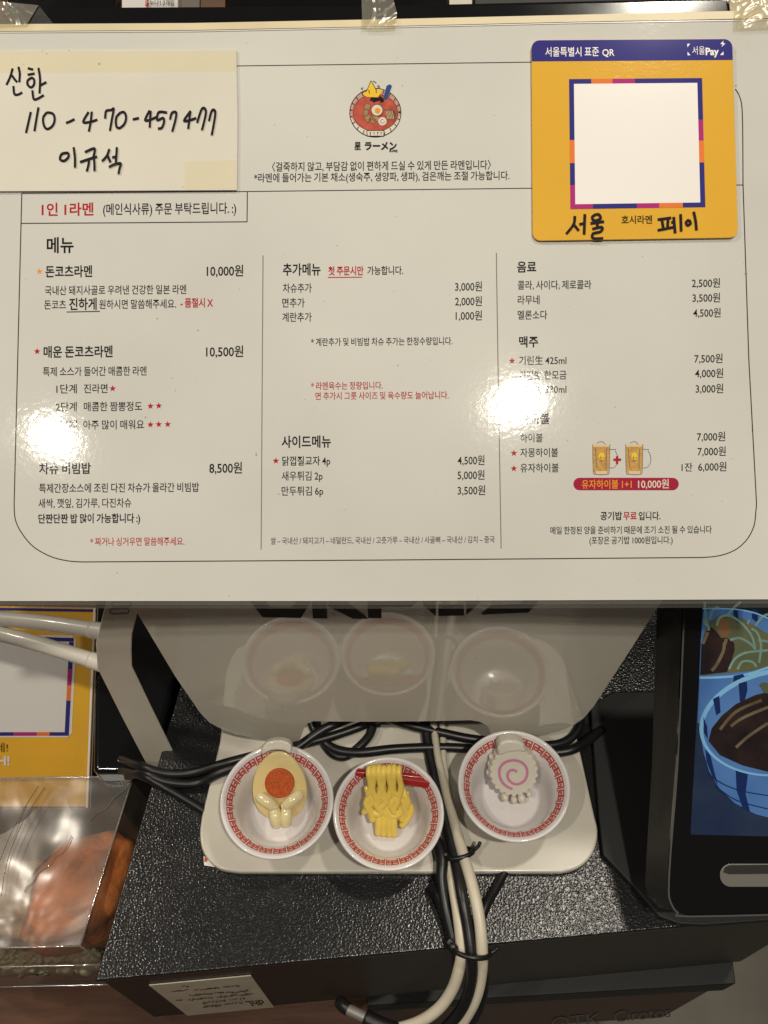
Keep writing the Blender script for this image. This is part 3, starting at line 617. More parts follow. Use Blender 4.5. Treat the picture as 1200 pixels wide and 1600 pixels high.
# ------------------------------------------------------------ bowls
def bowl_at(px, py, label, scale=1.0, tilt=(0, 0), phase=0):
    c = PZ(px, py, .036)
    base = c - Vector((0, 0, .0300)); base.z = TZ + .0003
    root = thing('toy_bowl', label, 'bowl', base, 'miniature ramen bowls')
    Rm = Matrix.Rotation(math.radians(tilt[0]), 3, 'X') @ Matrix.Rotation(math.radians(tilt[1]), 3, 'Y')
    lift = Vector((0, 0, .016 * (abs(math.sin(math.radians(tilt[0]))) + abs(math.sin(math.radians(tilt[1]))))))
    def X(r, a, z): return base + lift + Rm @ (Vector((r * math.cos(a), r * math.sin(a), z)) * scale)
    prof = [(.0, .0012), (.0145, .0012), (.0150, .0), (.0162, .0), (.0166, .0015), (.0190, .0052), (.0228, .0145), (.0262, .0232), (.0292, .0272), (.0302, .0285), (.0306, .0294), (.0305, .0301), (.0298, .0305),
            (.0288, .0302), (.0281, .0295), (.0272, .0284), (.0238, .0250), (.0215, .0195), (.0190, .0120), (.0172, .0062), (.0160, .0044), (.0148, .0040), (.0, .0040)]
    n = 96; vs, fs = [], []
    for r, z in prof:
        for k in range(n): vs.append(X(max(r, 1e-5), 2 * math.pi * k / n, z))
    for j in range(len(prof) - 1):
        for k in range(n): fs.append([j * n + k, j * n + (k + 1) % n, (j + 1) * n + (k + 1) % n, (j + 1) * n + k])
    mesh('shell', vs, fs, M['melamine'], root, smooth=True)
    # meander band on the inner wall
    NB = 22
    r0, z0, r1, z1 = .02720, .0284, .02385, .0251
    spiral = [(0, 1), (0, 0), (1, 0), (1, .72), (.32, .72), (.32, .34), (.66, .34), (.66, .5)]
    def W_(u, v, l=0):                            # u turns of the band, v 0 top .. 1 bottom
        r = r0 + (r1 - r0) * v - .00012 - l; z = z0 + (z1 - z0) * v + .00014
        return X(r, phase - u, z)
    lines = []
    dA = 2 * math.pi / NB
    for k in range(NB):
        for h in (0, 1):
            u0 = k * dA + dA * (.05 + .44 * h); wd = dA * .38
            ln = [(u0 + wd * (x if not h else 1 - x), y) for x, y in spiral]
            ln2 = []
            for a, b in zip(ln, ln[1:]):
                ln2.append(a)
            ln2.append(ln[-1]); lines.append(ln2)
    vs, fs = [], []
    bw = .00073
    for ln in lines:
        # ribbon in (arc length, wall length) space
        m2 = [(u * .0256, v * .0046) for u, v in ln]
        v_, f_ = ribbon2(m2, bw, 1); o_ = len(vs)
        vs += [W_(a / .0256, b / .0046) for a, b in v_]; fs += [[i + o_ for i in f] for f in f_]
    mesh('meander_band', vs, fs, M['key_red'], root)
    return X
XL = bowl_at(431, 1247, 'left white toy ramen bowl with red key pattern holding the egg figure', 1.03, (4, 2), .1)
XM = bowl_at(607, 1262, 'middle white toy ramen bowl with red key pattern holding lifted noodles', 1.005, (6, 0), .35)
XR = bowl_at(805, 1224, 'right white toy ramen bowl with red key pattern holding the fishcake', 1.03, (3, -2), .2)

def figure_plane(pb, zb, pt, zt):
    a = PZ(*pb, zb); b = PZ(*pt, zt); up = (b - a).normalized(); n = VX.cross(up)
    if n.dot(VL) > 0: n = -n
    return Plane(a, n), up, n.normalized()
pxm = .497 / 1400                                  # metres per picture pixel near the bowls
# egg figure
S_e, eu, en = figure_plane((437, 1288), .016, (434, 1168), .045)
egg = thing('egg_figure', 'half egg toy figure with orange yolk sitting in the left bowl', 'toy', S_e(437, 1285))
def blob(name, S, up, n, px, py, rx, ry, rz, mat_, parent, ang=0, lift=0, fn=None, nu=28, nv=18):
    a = math.radians(ang); ax = VX * math.cos(a) + up * math.sin(a); ay = -VX * math.sin(a) + up * math.cos(a)
    return mesh(name, *ellipsoid(S(px, py, lift), ax * rx * pxm, n * rz, ay * ry * pxm, nu, nv, fn), mat_, parent, smooth=True)
def eggshape(x, y, z):
    wv = 1 - .14 * z - .05 * z * z
    y = y * (.16 if y > 0 else 1.0); x = math.copysign(abs(x) ** .92, x)
    return x * wv, y, z
def egg_outline(x, y, z): return eggshape(x, y, z)
blob('egg_body', S_e, eu, en, 437, 1228, 43.5, 57, .012, M['egg'], egg, 0, .0, egg_outline, 48, 32)
blob('yolk_rim', S_e, eu, en, 436.5, 1225.5, 25.5, 25.5, .0012, M['egg_limb'], egg, 0, .0016)
vsY = [S_e(x, y, .0031) for x, y in ell(436.5, 1224.5, 23.3, 23.3, n=60)]
mesh('yolk', *prism(vsY, -en * .003), M['yolk'], egg, bevel=.0007)
for x0, y0, x1, y1, r0, r1, nm in ((408, 1246, 428, 1260, 9.5, 9.0, 'arm'), (466, 1243, 446, 1259, 9.5, 8.5, 'arm'), (429, 1266, 433, 1287, 9.8, 9.2, 'leg'), (448, 1264, 447, 1285, 9.2, 9.2, 'leg')):
    L_ = .0058
    mid = ((x0 + x1) / 2, (y0 + y1) / 2)
    P0, P1, P2 = S_e(x0, y0, L_ - .001), S_e(*mid, L_ + .0012), S_e(x1, y1, L_)
    d = (P1 - P0).normalized()
    pts = [P0 - d * r0 * .85 * pxm, P0 - d * r0 * .6 * pxm, P0, P1, P2, P2 + d * r1 * .6 * pxm, P2 + d * r1 * .85 * pxm]
    rr = [r0 * .28 * pxm, r0 * .72 * pxm, r0 * pxm, (r0 + r1) / 2 * pxm * 1.0, r1 * pxm, r1 * .72 * pxm, r1 * .28 * pxm]
    mesh(nm, *tube(pts, rr, 16, 4), M['egg_limb'], egg, smooth=True)
# white cap over the egg's top: an arched strip
cap = []
arc_o = [(408, 1176), (410, 1168), (417, 1160), (428, 1157), (440, 1157), (450, 1160), (456, 1166)]
arc_i = [(409, 1181), (416, 1176), (424, 1173), (434, 1172), (444, 1173), (450, 1177), (455, 1178)]
mesh('shell_cap', *prism([S_e(x, y, .0052) for x, y in arc_o + arc_i[::-1]], -en * .007), M['egg_white'], egg, bevel=.0016)

# noodles over a chopstick pair
S_n, nu_, nn_ = figure_plane((606, 1302), .012, (606, 1195), .047)
nood = thing('noodle_figure', 'yellow toy noodles draped over red chopsticks in the middle bowl', 'toy', S_n(605, 1300))
rn = random.Random(11)
blob('noodle_core', S_n, nu_, nn_, 606, 1246, 29, 46, .006, M['noodle'], nood, 0, -.001)
def strand(pts, r, lift=.004):
    P = [S_n(x, y, lift + l) for x, y, l in pts]
    mesh('noodle', *tube(P, r, 12, 5), M['noodle'], nood, smooth=True)
xs = [577, 584.5, 592, 600, 608, 616, 624]
for k, x in enumerate(xs):                        # upper drape, over the stick
    sw = (-1) ** k * 2.5; e = 1240 + (k * 7) % 17
    strand([(x + 1, 1206, -.004), (x, 1199 - (k % 3), .0005), (x - 1, 1208, .0035), (x + sw * .4, 1220, .003), (x + sw, 1232, .0025), (x - sw * .6, e, .002), (x - sw * 1.5 + 3, e + 7, .0005)], [.0011, .0015, .0017, .0017, .0018, .0017, .0012])
for k, (a, b) in enumerate(((572, 4), (580, -3), (590, 5), (600, -5), (611, 4), (620, -4), (630, 3), (636, -2))):   # middle waves
    y0 = 1228 + (k * 5) % 9
    strand([(a, y0, .0), (a + b, y0 + 12, .0015), (a + b * 2.4, y0 + 22, .0018), (a + b * 1.0, y0 + 33, .0012), (a - b, y0 + 42, .0)], [.0013, .0019, .0020, .0020, .0015])
for k, (pts) in enumerate((((578, 1264), (590, 1272), (600, 1262)), ((602, 1258), (612, 1274), (624, 1270), (629, 1256)), ((583, 1250), (596, 1262), (608, 1280)), ((626, 1246), (635, 1262), (628, 1282)), ((634, 1252), (642, 1264), (636, 1280), (628, 1290)), ((575, 1244), (578, 1262), (583, 1282)))):
    strand([(x, y, .001 * math.sin(3 * i / max(1, len(pts) - 1))) for i, (x, y) in enumerate(pts)], .0021)
for a, b in ((592, 1303), (600, 1304), (608, 1305), (615, 1305)):   # straight ends standing on the bowl floor
    strand([(a + 1, 1268, .0), (a, 1285, .0008), (a - .5 + (a - 600) * .1, b, -.001)], [.0022, .0022, .0019])
for x0, y0, w0, x1, y1, w1, lf in ((556, 1209, 7, 672, 1228, 12, .0012), (558, 1206, 5, 674, 1219, 8, -.0016)):
    a, b = Vector(S_n(x0, y0, lf)), Vector(S_n(x1, y1, lf)); d = (b - a).normalized(); sdv = nn_.cross(d).normalized()
    fr = [a - sdv * w0 * pxm / 2, b - sdv * w1 * pxm / 2, b + sdv * w1 * pxm / 2, a + sdv * w0 * pxm / 2]
    mesh('chopstick', *prism(fr, -nn_ * .003), M['stick'], nood, bevel=.0005)

# fishcake figure
S_f, fu, fn_ = figure_plane((806, 1250), .015, (800, 1162), .043)
fish = thing('fishcake_figure', 'round white fishcake toy with pink spiral leaning in the right bowl', 'toy', S_f(804, 1248))
def sc_out(cx, cy, r, amp, n, ph=0): return [(cx + (r + amp * abs(math.sin(n / 2 * a + ph))) * math.cos(a), cy + (r + amp * abs(math.sin(n / 2 * a + ph))) * math.sin(a)) for a in [2 * math.pi * k / (n * 6) for k in range(n * 6)]]
mesh('cake', *prism([S_f(x, y, .004) for x, y in sc_out(803, 1207, 34.5, 3.6, 22)], -fn_ * .009), M['naruto'], fish, bevel=.0005)
sp = sm2([(801, 1233), (792, 1229), (784, 1221), (780, 1208), (783, 1197), (792, 1190), (804, 1188), (816, 1192), (823, 1201), (823, 1213), (817, 1222), (806, 1225.5), (797, 1221), (793, 1213), (795, 1206), (801, 1203), (808, 1206)], 5)
strokes('spiral', S_f, [sp], 4.2, .00412, M['swirl'], fish, sub=1)
mesh('cap', *prism([S_f(x, y, .0052) for x, y in ((779, 1182), (777, 1170), (781, 1161), (793, 1157), (808, 1158), (819, 1163), (824, 1178), (812, 1175), (795, 1177))], -fn_ * .010), M['egg_white'], fish, bevel=.0016)
for x, y, r in ((789, 1245, 6), (803, 1249, 5.5), (815, 1247, 7), (826, 1240, 5)):
    blob('foot', S_f, fu, fn_, x, y, r, r * 1.25, .003, M['egg_white'], fish, 0, .002, None, 16, 10)
for x, y in ((766, 1196), (764, 1208), (768, 1184), (772, 1218)):
    blob('side_frill', S_f, fu, fn_, x, y, 4, 7, .003, M['egg_white'], fish, 20, -.003, None, 14, 8)

# ------------------------------------------------------------ cables
def cable(pts, r, m_, label, group, name='cable', n=14):
    P = [PZ(x, y, z) for x, y, z in pts]
    return mesh(name, *tube(P, r, n, 8), M[m_], None, smooth=True, label=label, cat='cable', group=group)
gB = 'black cables around the stand'; gW = 'pale cables bundled over the drawer'
zb = TZ + .003
cable([(940, 1140, .004), (905, 1166, .012), (870, 1176, .012), (800, 1174, .009), (700, 1168, .010), (620, 1170, .012), (560, 1176, .012), (522, 1170, .011), (500, 1152, .010), (488, 1132, .010), (482, 1100, .012), (500, 1060, .02)], .0029, 'rubber', 'black cable running level behind the rims of the middle and right bowls', gB)
cable([(190, 1185, -.02), (222, 1198, .004), (262, 1209, .005), (305, 1207, .006), (350, 1193, .011), (400, 1180, .010), (465, 1165, .011), (520, 1150, .012), (570, 1132, .012), (620, 1105, .012), (640, 1070, .01)], .0028, 'rubber', 'black cable passing behind the left bowl from the drawer edge to the panel notch', gB)
cable([(200, 1212, -.015), (225, 1208, .004), (262, 1222, .005), (310, 1224, .005), (345, 1207, .011), (400, 1187, .014), (450, 1176, .015), (505, 1140, .018), (555, 1118, .018), (600, 1090, .015)], .0029, 'rubber', 'second black cable just below the one behind the left bowl', gB)
cable([(190, 1203, -.02), (225, 1213, .004), (262, 1233, .004), (295, 1252, .0035), (340, 1280, .003)], .0026, 'rubber', 'black cable slipping under the left edge of the cream base plate', gB)
cable([(560, 1085, .014), (600, 1118, .014), (640, 1133, .013), (690, 1145, .012), (740, 1155, .011), (800, 1160, .010), (850, 1165, .009), (885, 1158, .008), (905, 1135, .008), (905, 1100, .008)], .0028, 'rubber', 'black cable slanting through the notch towards the right bowl', gB)
cable([(590, 1095, .010), (585, 1125, .010), (578, 1148, .010), (562, 1166, .010), (540, 1182, .009), (520, 1178, .0085), (505, 1160, .0085)], .0027, 'rubber', 'black cable curling down in the middle of the notch', gB)
cable([(655, 1080, .012), (663, 1120, .012), (668, 1160, .010), (676, 1200, .009), (690, 1255, .011), (703, 1310, .013), (713, 1350, .016), (722, 1400, .020), (731, 1450, .016), (737, 1500, .010), (736, 1535, -.002), (722, 1575, -.016), (690, 1612, -.03), (640, 1650, -.05)], .0032, 'rubber', 'thick black cable in the middle of the tied bundle', gB)
cable([(672, 1085, .012), (677, 1125, .013), (683, 1175, .012), (695, 1230, .013), (708, 1280, .014), (722, 1330, .017), (737, 1380, .021), (748, 1430, .020), (753, 1480, .014), (752, 1520, .002), (743, 1560, -.012), (722, 1598, -.026), (690, 1640, -.04)], [.0022] * 3 + [.0026, .0029] + [.0032] * 8, 'white_cable', 'cream cable on the right side of the tied bundle', gW)
cable([(690, 1100, .010), (692, 1150, .010), (694, 1200, .010), (706, 1260, .011)], .0021, 'white_cable', 'short cream cable behind the bundle beside the right bowl', gW)
w3 = cable([(701, 1340, .010), (708, 1380, .013), (716, 1430, .014), (721, 1480, .010), (718, 1510, .004), (707, 1545, -.008), (685, 1576, -.018), (652, 1598, -.026), (605, 1612, -.034)], .0032, 'white_cable', 'cream cable with printed digits curving left below the lower tie', gW)
cable([(676, 1300, .010), (690, 1340, .014), (690, 1375, .012), (697, 1420, .008), (708, 1465, .006), (716, 1500, .004), (708, 1545, -.02), (670, 1590, -.05)], .0034, 'rubber', 'black cable along the left side of the tied bundle', gB)
cable([(800, 1340, .003), (786, 1366, .003), (772, 1392, .005), (757, 1420, .008), (748, 1455, .007), (752, 1500, .004), (756, 1540, -.01), (744, 1585, -.025), (715, 1625, -.04)], .0028, 'rubber', 'shiny black cable branching off to the right above the lower tie', gB)
cable([(676, 1386, .004), (688, 1400, .007), (700, 1430, .006)], .0042, 'rubber', 'stubby black connector end beside the bundle under the base plate', gB)
cable([(700, 1470, .006), (708, 1476, .006), (720, 1478, .007)], .0036, 'rubber', 'small black clip beside the lower tie', gB)
for (x, y, z, r, ang, lb) in ((717, 1334, .0155, .0082, 12, 'upper black cable tie around the bundle over the base plate'), (737, 1486, .012, .0098, -8, 'lower black cable tie around the bundle at the drawer edge')):
    c = PZ(x, y, z); vs = []
    A_ = VX * math.cos(math.radians(ang)) + VU * math.sin(math.radians(ang)); B_ = VL
    ring = [c + A_ * r * math.cos(t) + B_ * r * .75 * math.sin(t) for t in [2 * math.pi * k / 24 for k in range(25)]]
    tie = thing('cable_tie', lb, 'cable tie', c, 'black cable ties')
    mesh('band', *tube(ring, .0014, 8, 1), M['rubber'], tie, smooth=True)
    mesh('loose_end', *tube([c + A_ * r, c + A_ * (r + .003) + VU * .002, c + A_ * (r + .004) + VU * .004], .0011, 8, 2), M['rubber'], tie, smooth=True)
    mesh('tie_head', *ellipsoid(c - A_ * r, A_ * .0028, VL * .002, VU * .003, 12, 8), M['rubber'], tie, smooth=True)
plug = thing('jack_plug', 'metal tipped plug with black sleeves at the bottom edge', 'plug', PZ(560, 1580, -.03))
mesh('metal_tip', *tube([PZ(541, 1576, -.03), PZ(556, 1583, -.03), PZ(574, 1592, -.03)], .0030, 14, 3), M['slot'], plug, smooth=True)
mesh('sleeve', *tube([PZ(570, 1590, -.03), PZ(590, 1600, -.03), PZ(620, 1612, -.03)], .0045, 14, 3), M['rubber'], plug, smooth=True)
mesh('sleeve', *tube([PZ(545, 1577, -.03), PZ(537, 1572, -.031), PZ(532, 1566, -.034)], .0036, 14, 3), M['rubber'], plug, smooth=True)
# digits along the curving pale cable
Sd = lambda x, y, l=0: PZ(x, y, 0)

# white rods at the left
for pts, lb in ((((-60, 962), (60, 972), (178, 989)), 'upper white plastic rod reaching the stand arm from the left'), (((-60, 976), (50, 1003), (176, 1042)), 'lower white plastic rod reaching the stand arm from the left')):
    rt = thing('white_rod', lb, 'rod', at_depth(*pts[1], .49), 'white rods at the left')
    dd = [.510, .500, .492]
    P = [at_depth(x, y, d) for (x, y), d in zip(pts, dd)]
    mesh('tube', *tube(P, .0044, 18, 6), M['white_rod'], rt, smooth=True)
    e = P[-1]; dr = (P[-1] - P[-2]).normalized()
    mesh('end_sleeve', *tube([e - dr * .014, e - dr * .007, e - dr * .001], .0048, 18, 3), M['white_rod'], rt, smooth=True)

# ------------------------------------------------------------ left: placard with the blank code, in an acrylic holder
S_pl = Plane(at_depth(70, 1080, .62), -camvec(.02, -.10, 1))
plc = thing('payment_placard', 'yellow payment placard in a clear stand behind the white rods', 'placard', S_pl(60, 1240))
mesh('placard_card', *prism([S_pl(x, y) for x, y in ((-120, 945), (150, 950), (138, 1260), (-125, 1260))], -S_pl.n * .001), M['placard_yellow'], plc)
pm = quadmap([(-62, 998), (108, 1003), (101, 1144), (-66, 1144)])
fl = lambda u0, v0, u1, v1, m_, l, nm: flat(nm, lambda u, v, l_: S_pl(*pm(u, v), l_), [(u0, v0), (u1, v0), (u1, v1), (u0, v1)], l, M[m_], plc)
flat('field_margin', S_pl, [(-80, 990), (112, 993), (119, 1000), (112, 1146), (105, 1152), (-80, 1152)], .0003, M['card_white'], plc)
fl(0, 0, 1, 1, 'card_white', .0006, 'blank_code_field')
for u0, u1, c in ((-.02, .42, 'card_blue'), (.42, .62, 'card_orange'), (.62, 1.04, 'card_blue')): fl(u0, -.045, u1, -.005, c, .0006, 'code_border')
for u0, u1, c in ((-.02, .52, 'card_blue'), (.52, .74, 'card_pink'), (.74, .86, 'card_orange'), (.86, 1.04, 'card_blue')): fl(u0, 1.0, u1, 1.04, c, .0006, 'code_border')
for v0, v1, c in ((0, .30, 'card_blue'), (.30, .48, 'card_pink'), (.48, .65, 'card_orange'), (.65, 1, 'card_blue')): fl(1.0, v0, 1.04, v1, c, .0006, 'code_border')
flat('header_band', S_pl, [(-120, 948), (149, 952), (149, 956), (-120, 952)], .0004, M['card_blue'], plc)
text(S_pl, '네!', -6, 12, 1168, 15, M['ink'], plc, slope=0, lift=.0005); text(S_pl, 'SH!', -14, 15, 1188, 18, M['card_white'], plc, .03, slope=0, lift=.0005)
M['sleeve'] = clear('clear_sleeve', (.98, .98, .98), .02, .05)
mesh('clear_sleeve', *prism([S_pl(x, y, .004) for x, y in ((-125, 940), (154, 948), (141, 1264), (-130, 1264))], -S_pl.n * .0018), M['sleeve'], plc)
flat('sleeve_edge', S_pl, [(146, 950), (149, 950), (137, 1262), (134, 1262)], .0046, M['card_white'], plc)
flat('sleeve_edge', S_pl, [(152, 950), (153.5, 950), (141.5, 1262), (140, 1262)], .0046, M['rule_ink'], plc)
# black box filling the dark gap behind the drawer's left side
mesh('black_case', *prism([PZ(x, y, -.03) for x, y in ((148, 900), (316, 900), (236, 1207), (144, 1207))], Vector((0, 0, -.129))), M['gloss_black'], label='glossy black case in the gap between the placard and the drawer', cat='case', bevel=.004)

# ------------------------------------------------------------ clear plastic food box
fb = thing('food_box', 'clear plastic takeaway box with orange food on the wooden counter', 'food box', (-.25, .2, -.159))
zt, zbm = -.045, -.1585
Tt = [PZ(-110, 1218, zt), PZ(208, 1213, zt), PZ(125, 1478, zt), PZ(-130, 1484, zt)]
cc = sum(Tt, Vector()) / 4
Bt = [Vector((cc.x + (p.x - cc.x) * 1.07 + .004, cc.y + (p.y - cc.y) * 1.05, zbm)) for p in Tt]
rimz = [a.lerp(b, .45) for a, b in zip(Tt, Bt)]
def wavy(a, b, c, d, nx, ny, amp, nm, seed):
    vs, fs = [], []; nrm = (b - a).cross(d - a).normalized(); rr = random.Random(seed); ph = [rr.uniform(0, 6) for _ in range(6)]
    for j in range(ny + 1):
        for i in range(nx + 1):
            u, v = i / nx, j / ny; p = a.lerp(b, u).lerp(d.lerp(c, u), v)
            e = math.sin(math.pi * u) * math.sin(math.pi * v)
            vs.append(p + nrm * amp * e * (math.sin(9 * u + 5 * v + ph[0]) + .6 * math.sin(17 * v - 6 * u + ph[1]) + .4 * math.sin(23 * u + ph[2])))
    for j in range(ny):
        for i in range(nx):
            k = j * (nx + 1) + i; fs.append([k, k + 1, k + nx + 2, k + nx + 1])
    return mesh(nm, vs, fs, M['pet'], fb, smooth=True)
wavy(*Tt, 24, 24, .0014, 'lid', 1)
wavy(Tt[3], Tt[2], rimz[2], rimz[3], 20, 8, .001, 'lid_side', 2); wavy(Tt[2], Tt[1], rimz[1], rimz[2], 20, 8, .0012, 'lid_side', 3)
wavy(rimz[3], rimz[2], Bt[2], Bt[3], 20, 8, .002, 'box_side', 4); wavy(rimz[2], rimz[1], Bt[1], Bt[2], 20, 8, .0012, 'box_side', 5)
ed = [(Tt[0], Tt[1]), (Tt[1], Tt[2]), (Tt[2], Tt[3]), (Tt[2], Bt[2]), (rimz[3], rimz[2]), (rimz[2], rimz[1]), (Bt[3], Bt[2])]
for a, b in ed: mesh('crease', *tube([a, a.lerp(b, .5), b], .0006, 6, 2), M['pet_edge'], fb, smooth=True)
for wl_ in (((208, 1214), (200, 1228), (186, 1240), (178, 1246), (166, 1262), (150, 1272), (141, 1282)), ((112, 1306), (100, 1330), (86, 1340), (78, 1352), (62, 1362), (52, 1378), (42, 1386), (38, 1394)),
            ((70, 1230), (50, 1260), (28, 1300), (10, 1350), (2, 1400)), ((60, 1228), (38, 1262), (16, 1305), (0, 1345))):
    mesh('fold_line', *tube([PZ(x, y, zt + .0012) for x, y in wl_], .00022, 6, 3), M['rule_ink'], fb, smooth=True)
# wavy torn film flap under the lid
film = []
wl = [PZ(x, y, zt - .008) for x, y in ((95, 1225), (110, 1232), (104, 1250), (112, 1270), (106, 1285), (112, 1296), (106, 1312), (88, 1330), (60, 1352), (44, 1375), (20, 1430), (-60, 1440), (-60, 1330), (10, 1300), (40, 1280), (70, 1250))]
mesh('film_flap', wl, [list(range(len(wl)))[::-1]], M['pet'], fb)
fd = thing('orange_food', 'orange wrapped food seen through the clear plastic box', 'food', PZ(100, 1440, -.158))
def lump(c, ax, ay, az, m_, nm, par, seed, amp=.12):
    rr = random.Random(seed); k = [rr.uniform(2, 6) for _ in range(6)]; p_ = [rr.uniform(0, 6) for _ in range(6)]
    def f(x, y, z):
        s = 1 + amp * (math.sin(k[0] * x * 2 + p_[0]) * math.cos(k[1] * y * 2 + p_[1]) + .6 * math.sin(k[2] * 3 * z + p_[2] + 3 * x))
        g = lambda t: math.copysign(abs(t) ** .7, t)
        return g(x) * s, g(y) * s, g(z) * s
    return mesh(nm, *ellipsoid(c, ax, ay, az, 40, 24, f), m_, par, smooth=True)
lump(PZ(135, 1398, -.092), Vector((.030, .004, 0)), Vector((.006, .034, 0)), Vector((0, 0, .040)), M['filling'], 'orange_wrap', fd, 3, .06)
lump(PZ(45, 1415, -.110), Vector((.026, 0, 0)), Vector((0, .026, 0)), Vector((0, 0, .032)), mat('tan_bun', (.34, .20, .10), rough=.5, col2=(.22, .15, .10), vscale=30, bump=.4, bscale=90), 'tan_bun', fd, 5, .06)
gr = thing('greens_pack', 'pale green salad leaves at the front of the clear box', 'salad', PZ(90, 1520, -.158))
for k in range(10):
    lump(PZ(5 + k * 15, 1497 + 6 * (k % 2), -.118 - .004 * (k % 3)), Vector((.009, .002, 0)), Vector((0, .006, .002)), Vector((0, 0, .008)), M['greens'], 'leaf', gr, 20 + k, .25)

# ------------------------------------------------------------ right: tablet kiosk
TZ0 = .445
S_tab = Plane(CAM + camvec(0, 0, TZ0), -camvec(0, -.07, 1)); TN = S_tab.n
tab = thing('order_tablet', 'black order tablet with ramen photo on its screen at the right edge', 'tablet', PZ(1120, 1440, .0))
face = [(1071, 905), (1069, 960), (1059, 1190), (1048, 1330), (1045, 1392)] + [(1049, 1412), (1059, 1426), (1078, 1432)] + [(1290, 1427), (1290, 905)]
mesh('front_glass', *prism([S_tab(x, y) for x, y in face], -TN * .003), M['gloss_black'], tab)
strokes('grey_rim', S_tab, [[(1071, 905), (1069, 960), (1059, 1190), (1048, 1330), (1045, 1392), (1049, 1412), (1059, 1426), (1078, 1432), (1290, 1427)]], 2.6, .0006, M['rim_grey'], tab, sub=3)
shell_f = [S_tab(x, y, -.003) for x, y in face]
ctr = sum(shell_f, Vector()) / len(shell_f)
shell_b = [S_tab(x, y, -.026) for x, y in ((1028, 905), (1026, 960), (1019, 1190), (1010, 1340), (1008, 1380), (1012, 1400), (1030, 1418), (1060, 1424), (1290, 1420), (1290, 905))]
n_ = len(shell_f); fs = [[i, (i + 1) % n_, n_ + (i + 1) % n_, n_ + i] for i in range(n_)] + [list(range(2 * n_ - 1, n_ - 1, -1))]
mesh('casing', shell_f + shell_b, fs, M['casing'], tab)
mesh('slot', *prism([S_tab(x, y, .0010) for x, y in rrect(1125, 1350, 1290, 1386, 17)], -TN * .0005), M['slot'], tab, bevel=.0004)
flat('slot_painted_shadow', S_tab, [(1133, 1355), (1140, 1352), (1290, 1350), (1290, 1364), (1140, 1366), (1130, 1363)], .0013, M['casing'], tab)  # flat charcoal strip paints the shade under the slot's upper edge
foot = [(922, 1100), (936, 1280), (942, 1335), (990, 1385), (1030, 1432), (1062, 1444), (1100, 1446), (1290, 1432), (1290, 1080), (960, 1080)]
mesh('stand_foot', *prism([PZ(x, y, .005) for x, y in foot], down * .0045), M['black'], tab, bevel=.001)
mesh('stand_neck', *prism([PZ(x, y, .0052) for x, y in ((1060, 1400), (1290, 1400), (1290, 1150), (1060, 1150))], Vector((0, .012, .030))), M['black'], tab)
# the picture on the screen
def em(name, col, s=1.0, **k): return mat(name, col, rough=.15, emit=s * .27, **k)
scr = {'navy': em('screen_navy', (.010, .018, .050), 1, col2=(.022, .034, .06), vscale=30), 'blue': em('screen_blue', (.045, .115, .30), 1, col2=(.07, .16, .36), vscale=40), 'light': em('screen_light_blue', (.16, .36, .55), 1),
       'deep': em('screen_deep_blue', (.008, .020, .085), 1), 'meat': em('screen_meat', (.028, .016, .014), 1, col2=(.010, .008, .010), vscale=70), 'fat': em('screen_fat', (.15, .12, .07), 1, col2=(.07, .05, .03), vscale=80),
       'sprout': em('screen_sprout', (.17, .30, .25), 1, col2=(.10, .17, .14), vscale=80), 'green': em('screen_green', (.06, .08, .045), 1, col2=(.11, .10, .05), vscale=90), 'tan': em('screen_tan', (.16, .08, .04), 1), 'dark': em('screen_dark', (.006, .010, .014), 1)}
screen = flat('screen', S_tab, [(1100, 905), (1290, 905), (1290, 1309), (1080, 1304), (1079, 1300), (1092, 1060)], .0003, scr['navy'], tab)
LZ = [.0004]
def sp_(pts, m_):
    pts = [(x, min(y, 1306)) for x, y in pts]
    LZ[0] += .00003; flat('screen_image', S_tab, pts, LZ[0], scr[m_], screen)
def ss_(lines, wd, m_):
    LZ[0] += .00003; strokes('screen_image', S_tab, lines, wd, LZ[0], scr[m_], screen, sub=5, step=.000004); LZ[0] += .000004 * len(lines)
sp_([(1100, 905), (1290, 905), (1290, 965), (1099, 965)], 'dark')
sp_([(1099, 955), (1120, 951), (1160, 953), (1200, 965), (1290, 1000), (1290, 1120), (1090, 1130), (1095, 1000)], 'blue')
sp_([(1097, 1000), (1104, 975), (1125, 960), (1160, 966), (1200, 990), (1290, 1000), (1290, 1045), (1180, 1048), (1094, 1056)], 'green')
for a, b in ((1146, 1153), (1175, 1184)): sp_([(a, 952), (b, 954), (b + 1, 975), (a, 966)], 'deep')
sp_([(1120, 972), (1128, 964), (1137, 970), (1141, 985), (1136, 996), (1127, 993), (1121, 984)], 'tan')
sp_([(1096, 1004), (1104, 985), (1112, 980), (1120, 987), (1127, 997), (1135, 996), (1147, 1004), (1148, 1015), (1144, 1030), (1136, 1050), (1094, 1055)], 'meat')
ss_([[(1098, 1006), (1106, 988)], [(1132, 1004), (1130, 1018), (1120, 1038), (1112, 1048)], [(1135, 998), (1133, 1006)]], 5, 'fat')
ss_([[(1101, 940), (1103, 965), (1108, 985)], [(1109, 968), (1113, 955), (1120, 949), (1124, 951)], [(1120, 978), (1125, 965), (1140, 962), (1160, 975), (1175, 995), (1180, 1015)], [(1136, 963), (1146, 950), (1158, 940)],
     [(1141, 1000), (1155, 997), (1170, 1004), (1180, 1014)], [(1174, 982), (1184, 990), (1189, 1010), (1186, 1036)], [(1139, 1046), (1148, 1030), (1165, 1020), (1200, 1016)], [(1180, 978), (1190, 965), (1200, 960), (1230, 955)], [(1152, 1046), (1160, 1034), (1175, 1034), (1182, 1042)], [(1105, 978), (1100, 970), (1104, 966)],
     [(1168, 975), (1171, 968)], [(1185, 1000), (1210, 1004)]], 3.6, 'sprout')
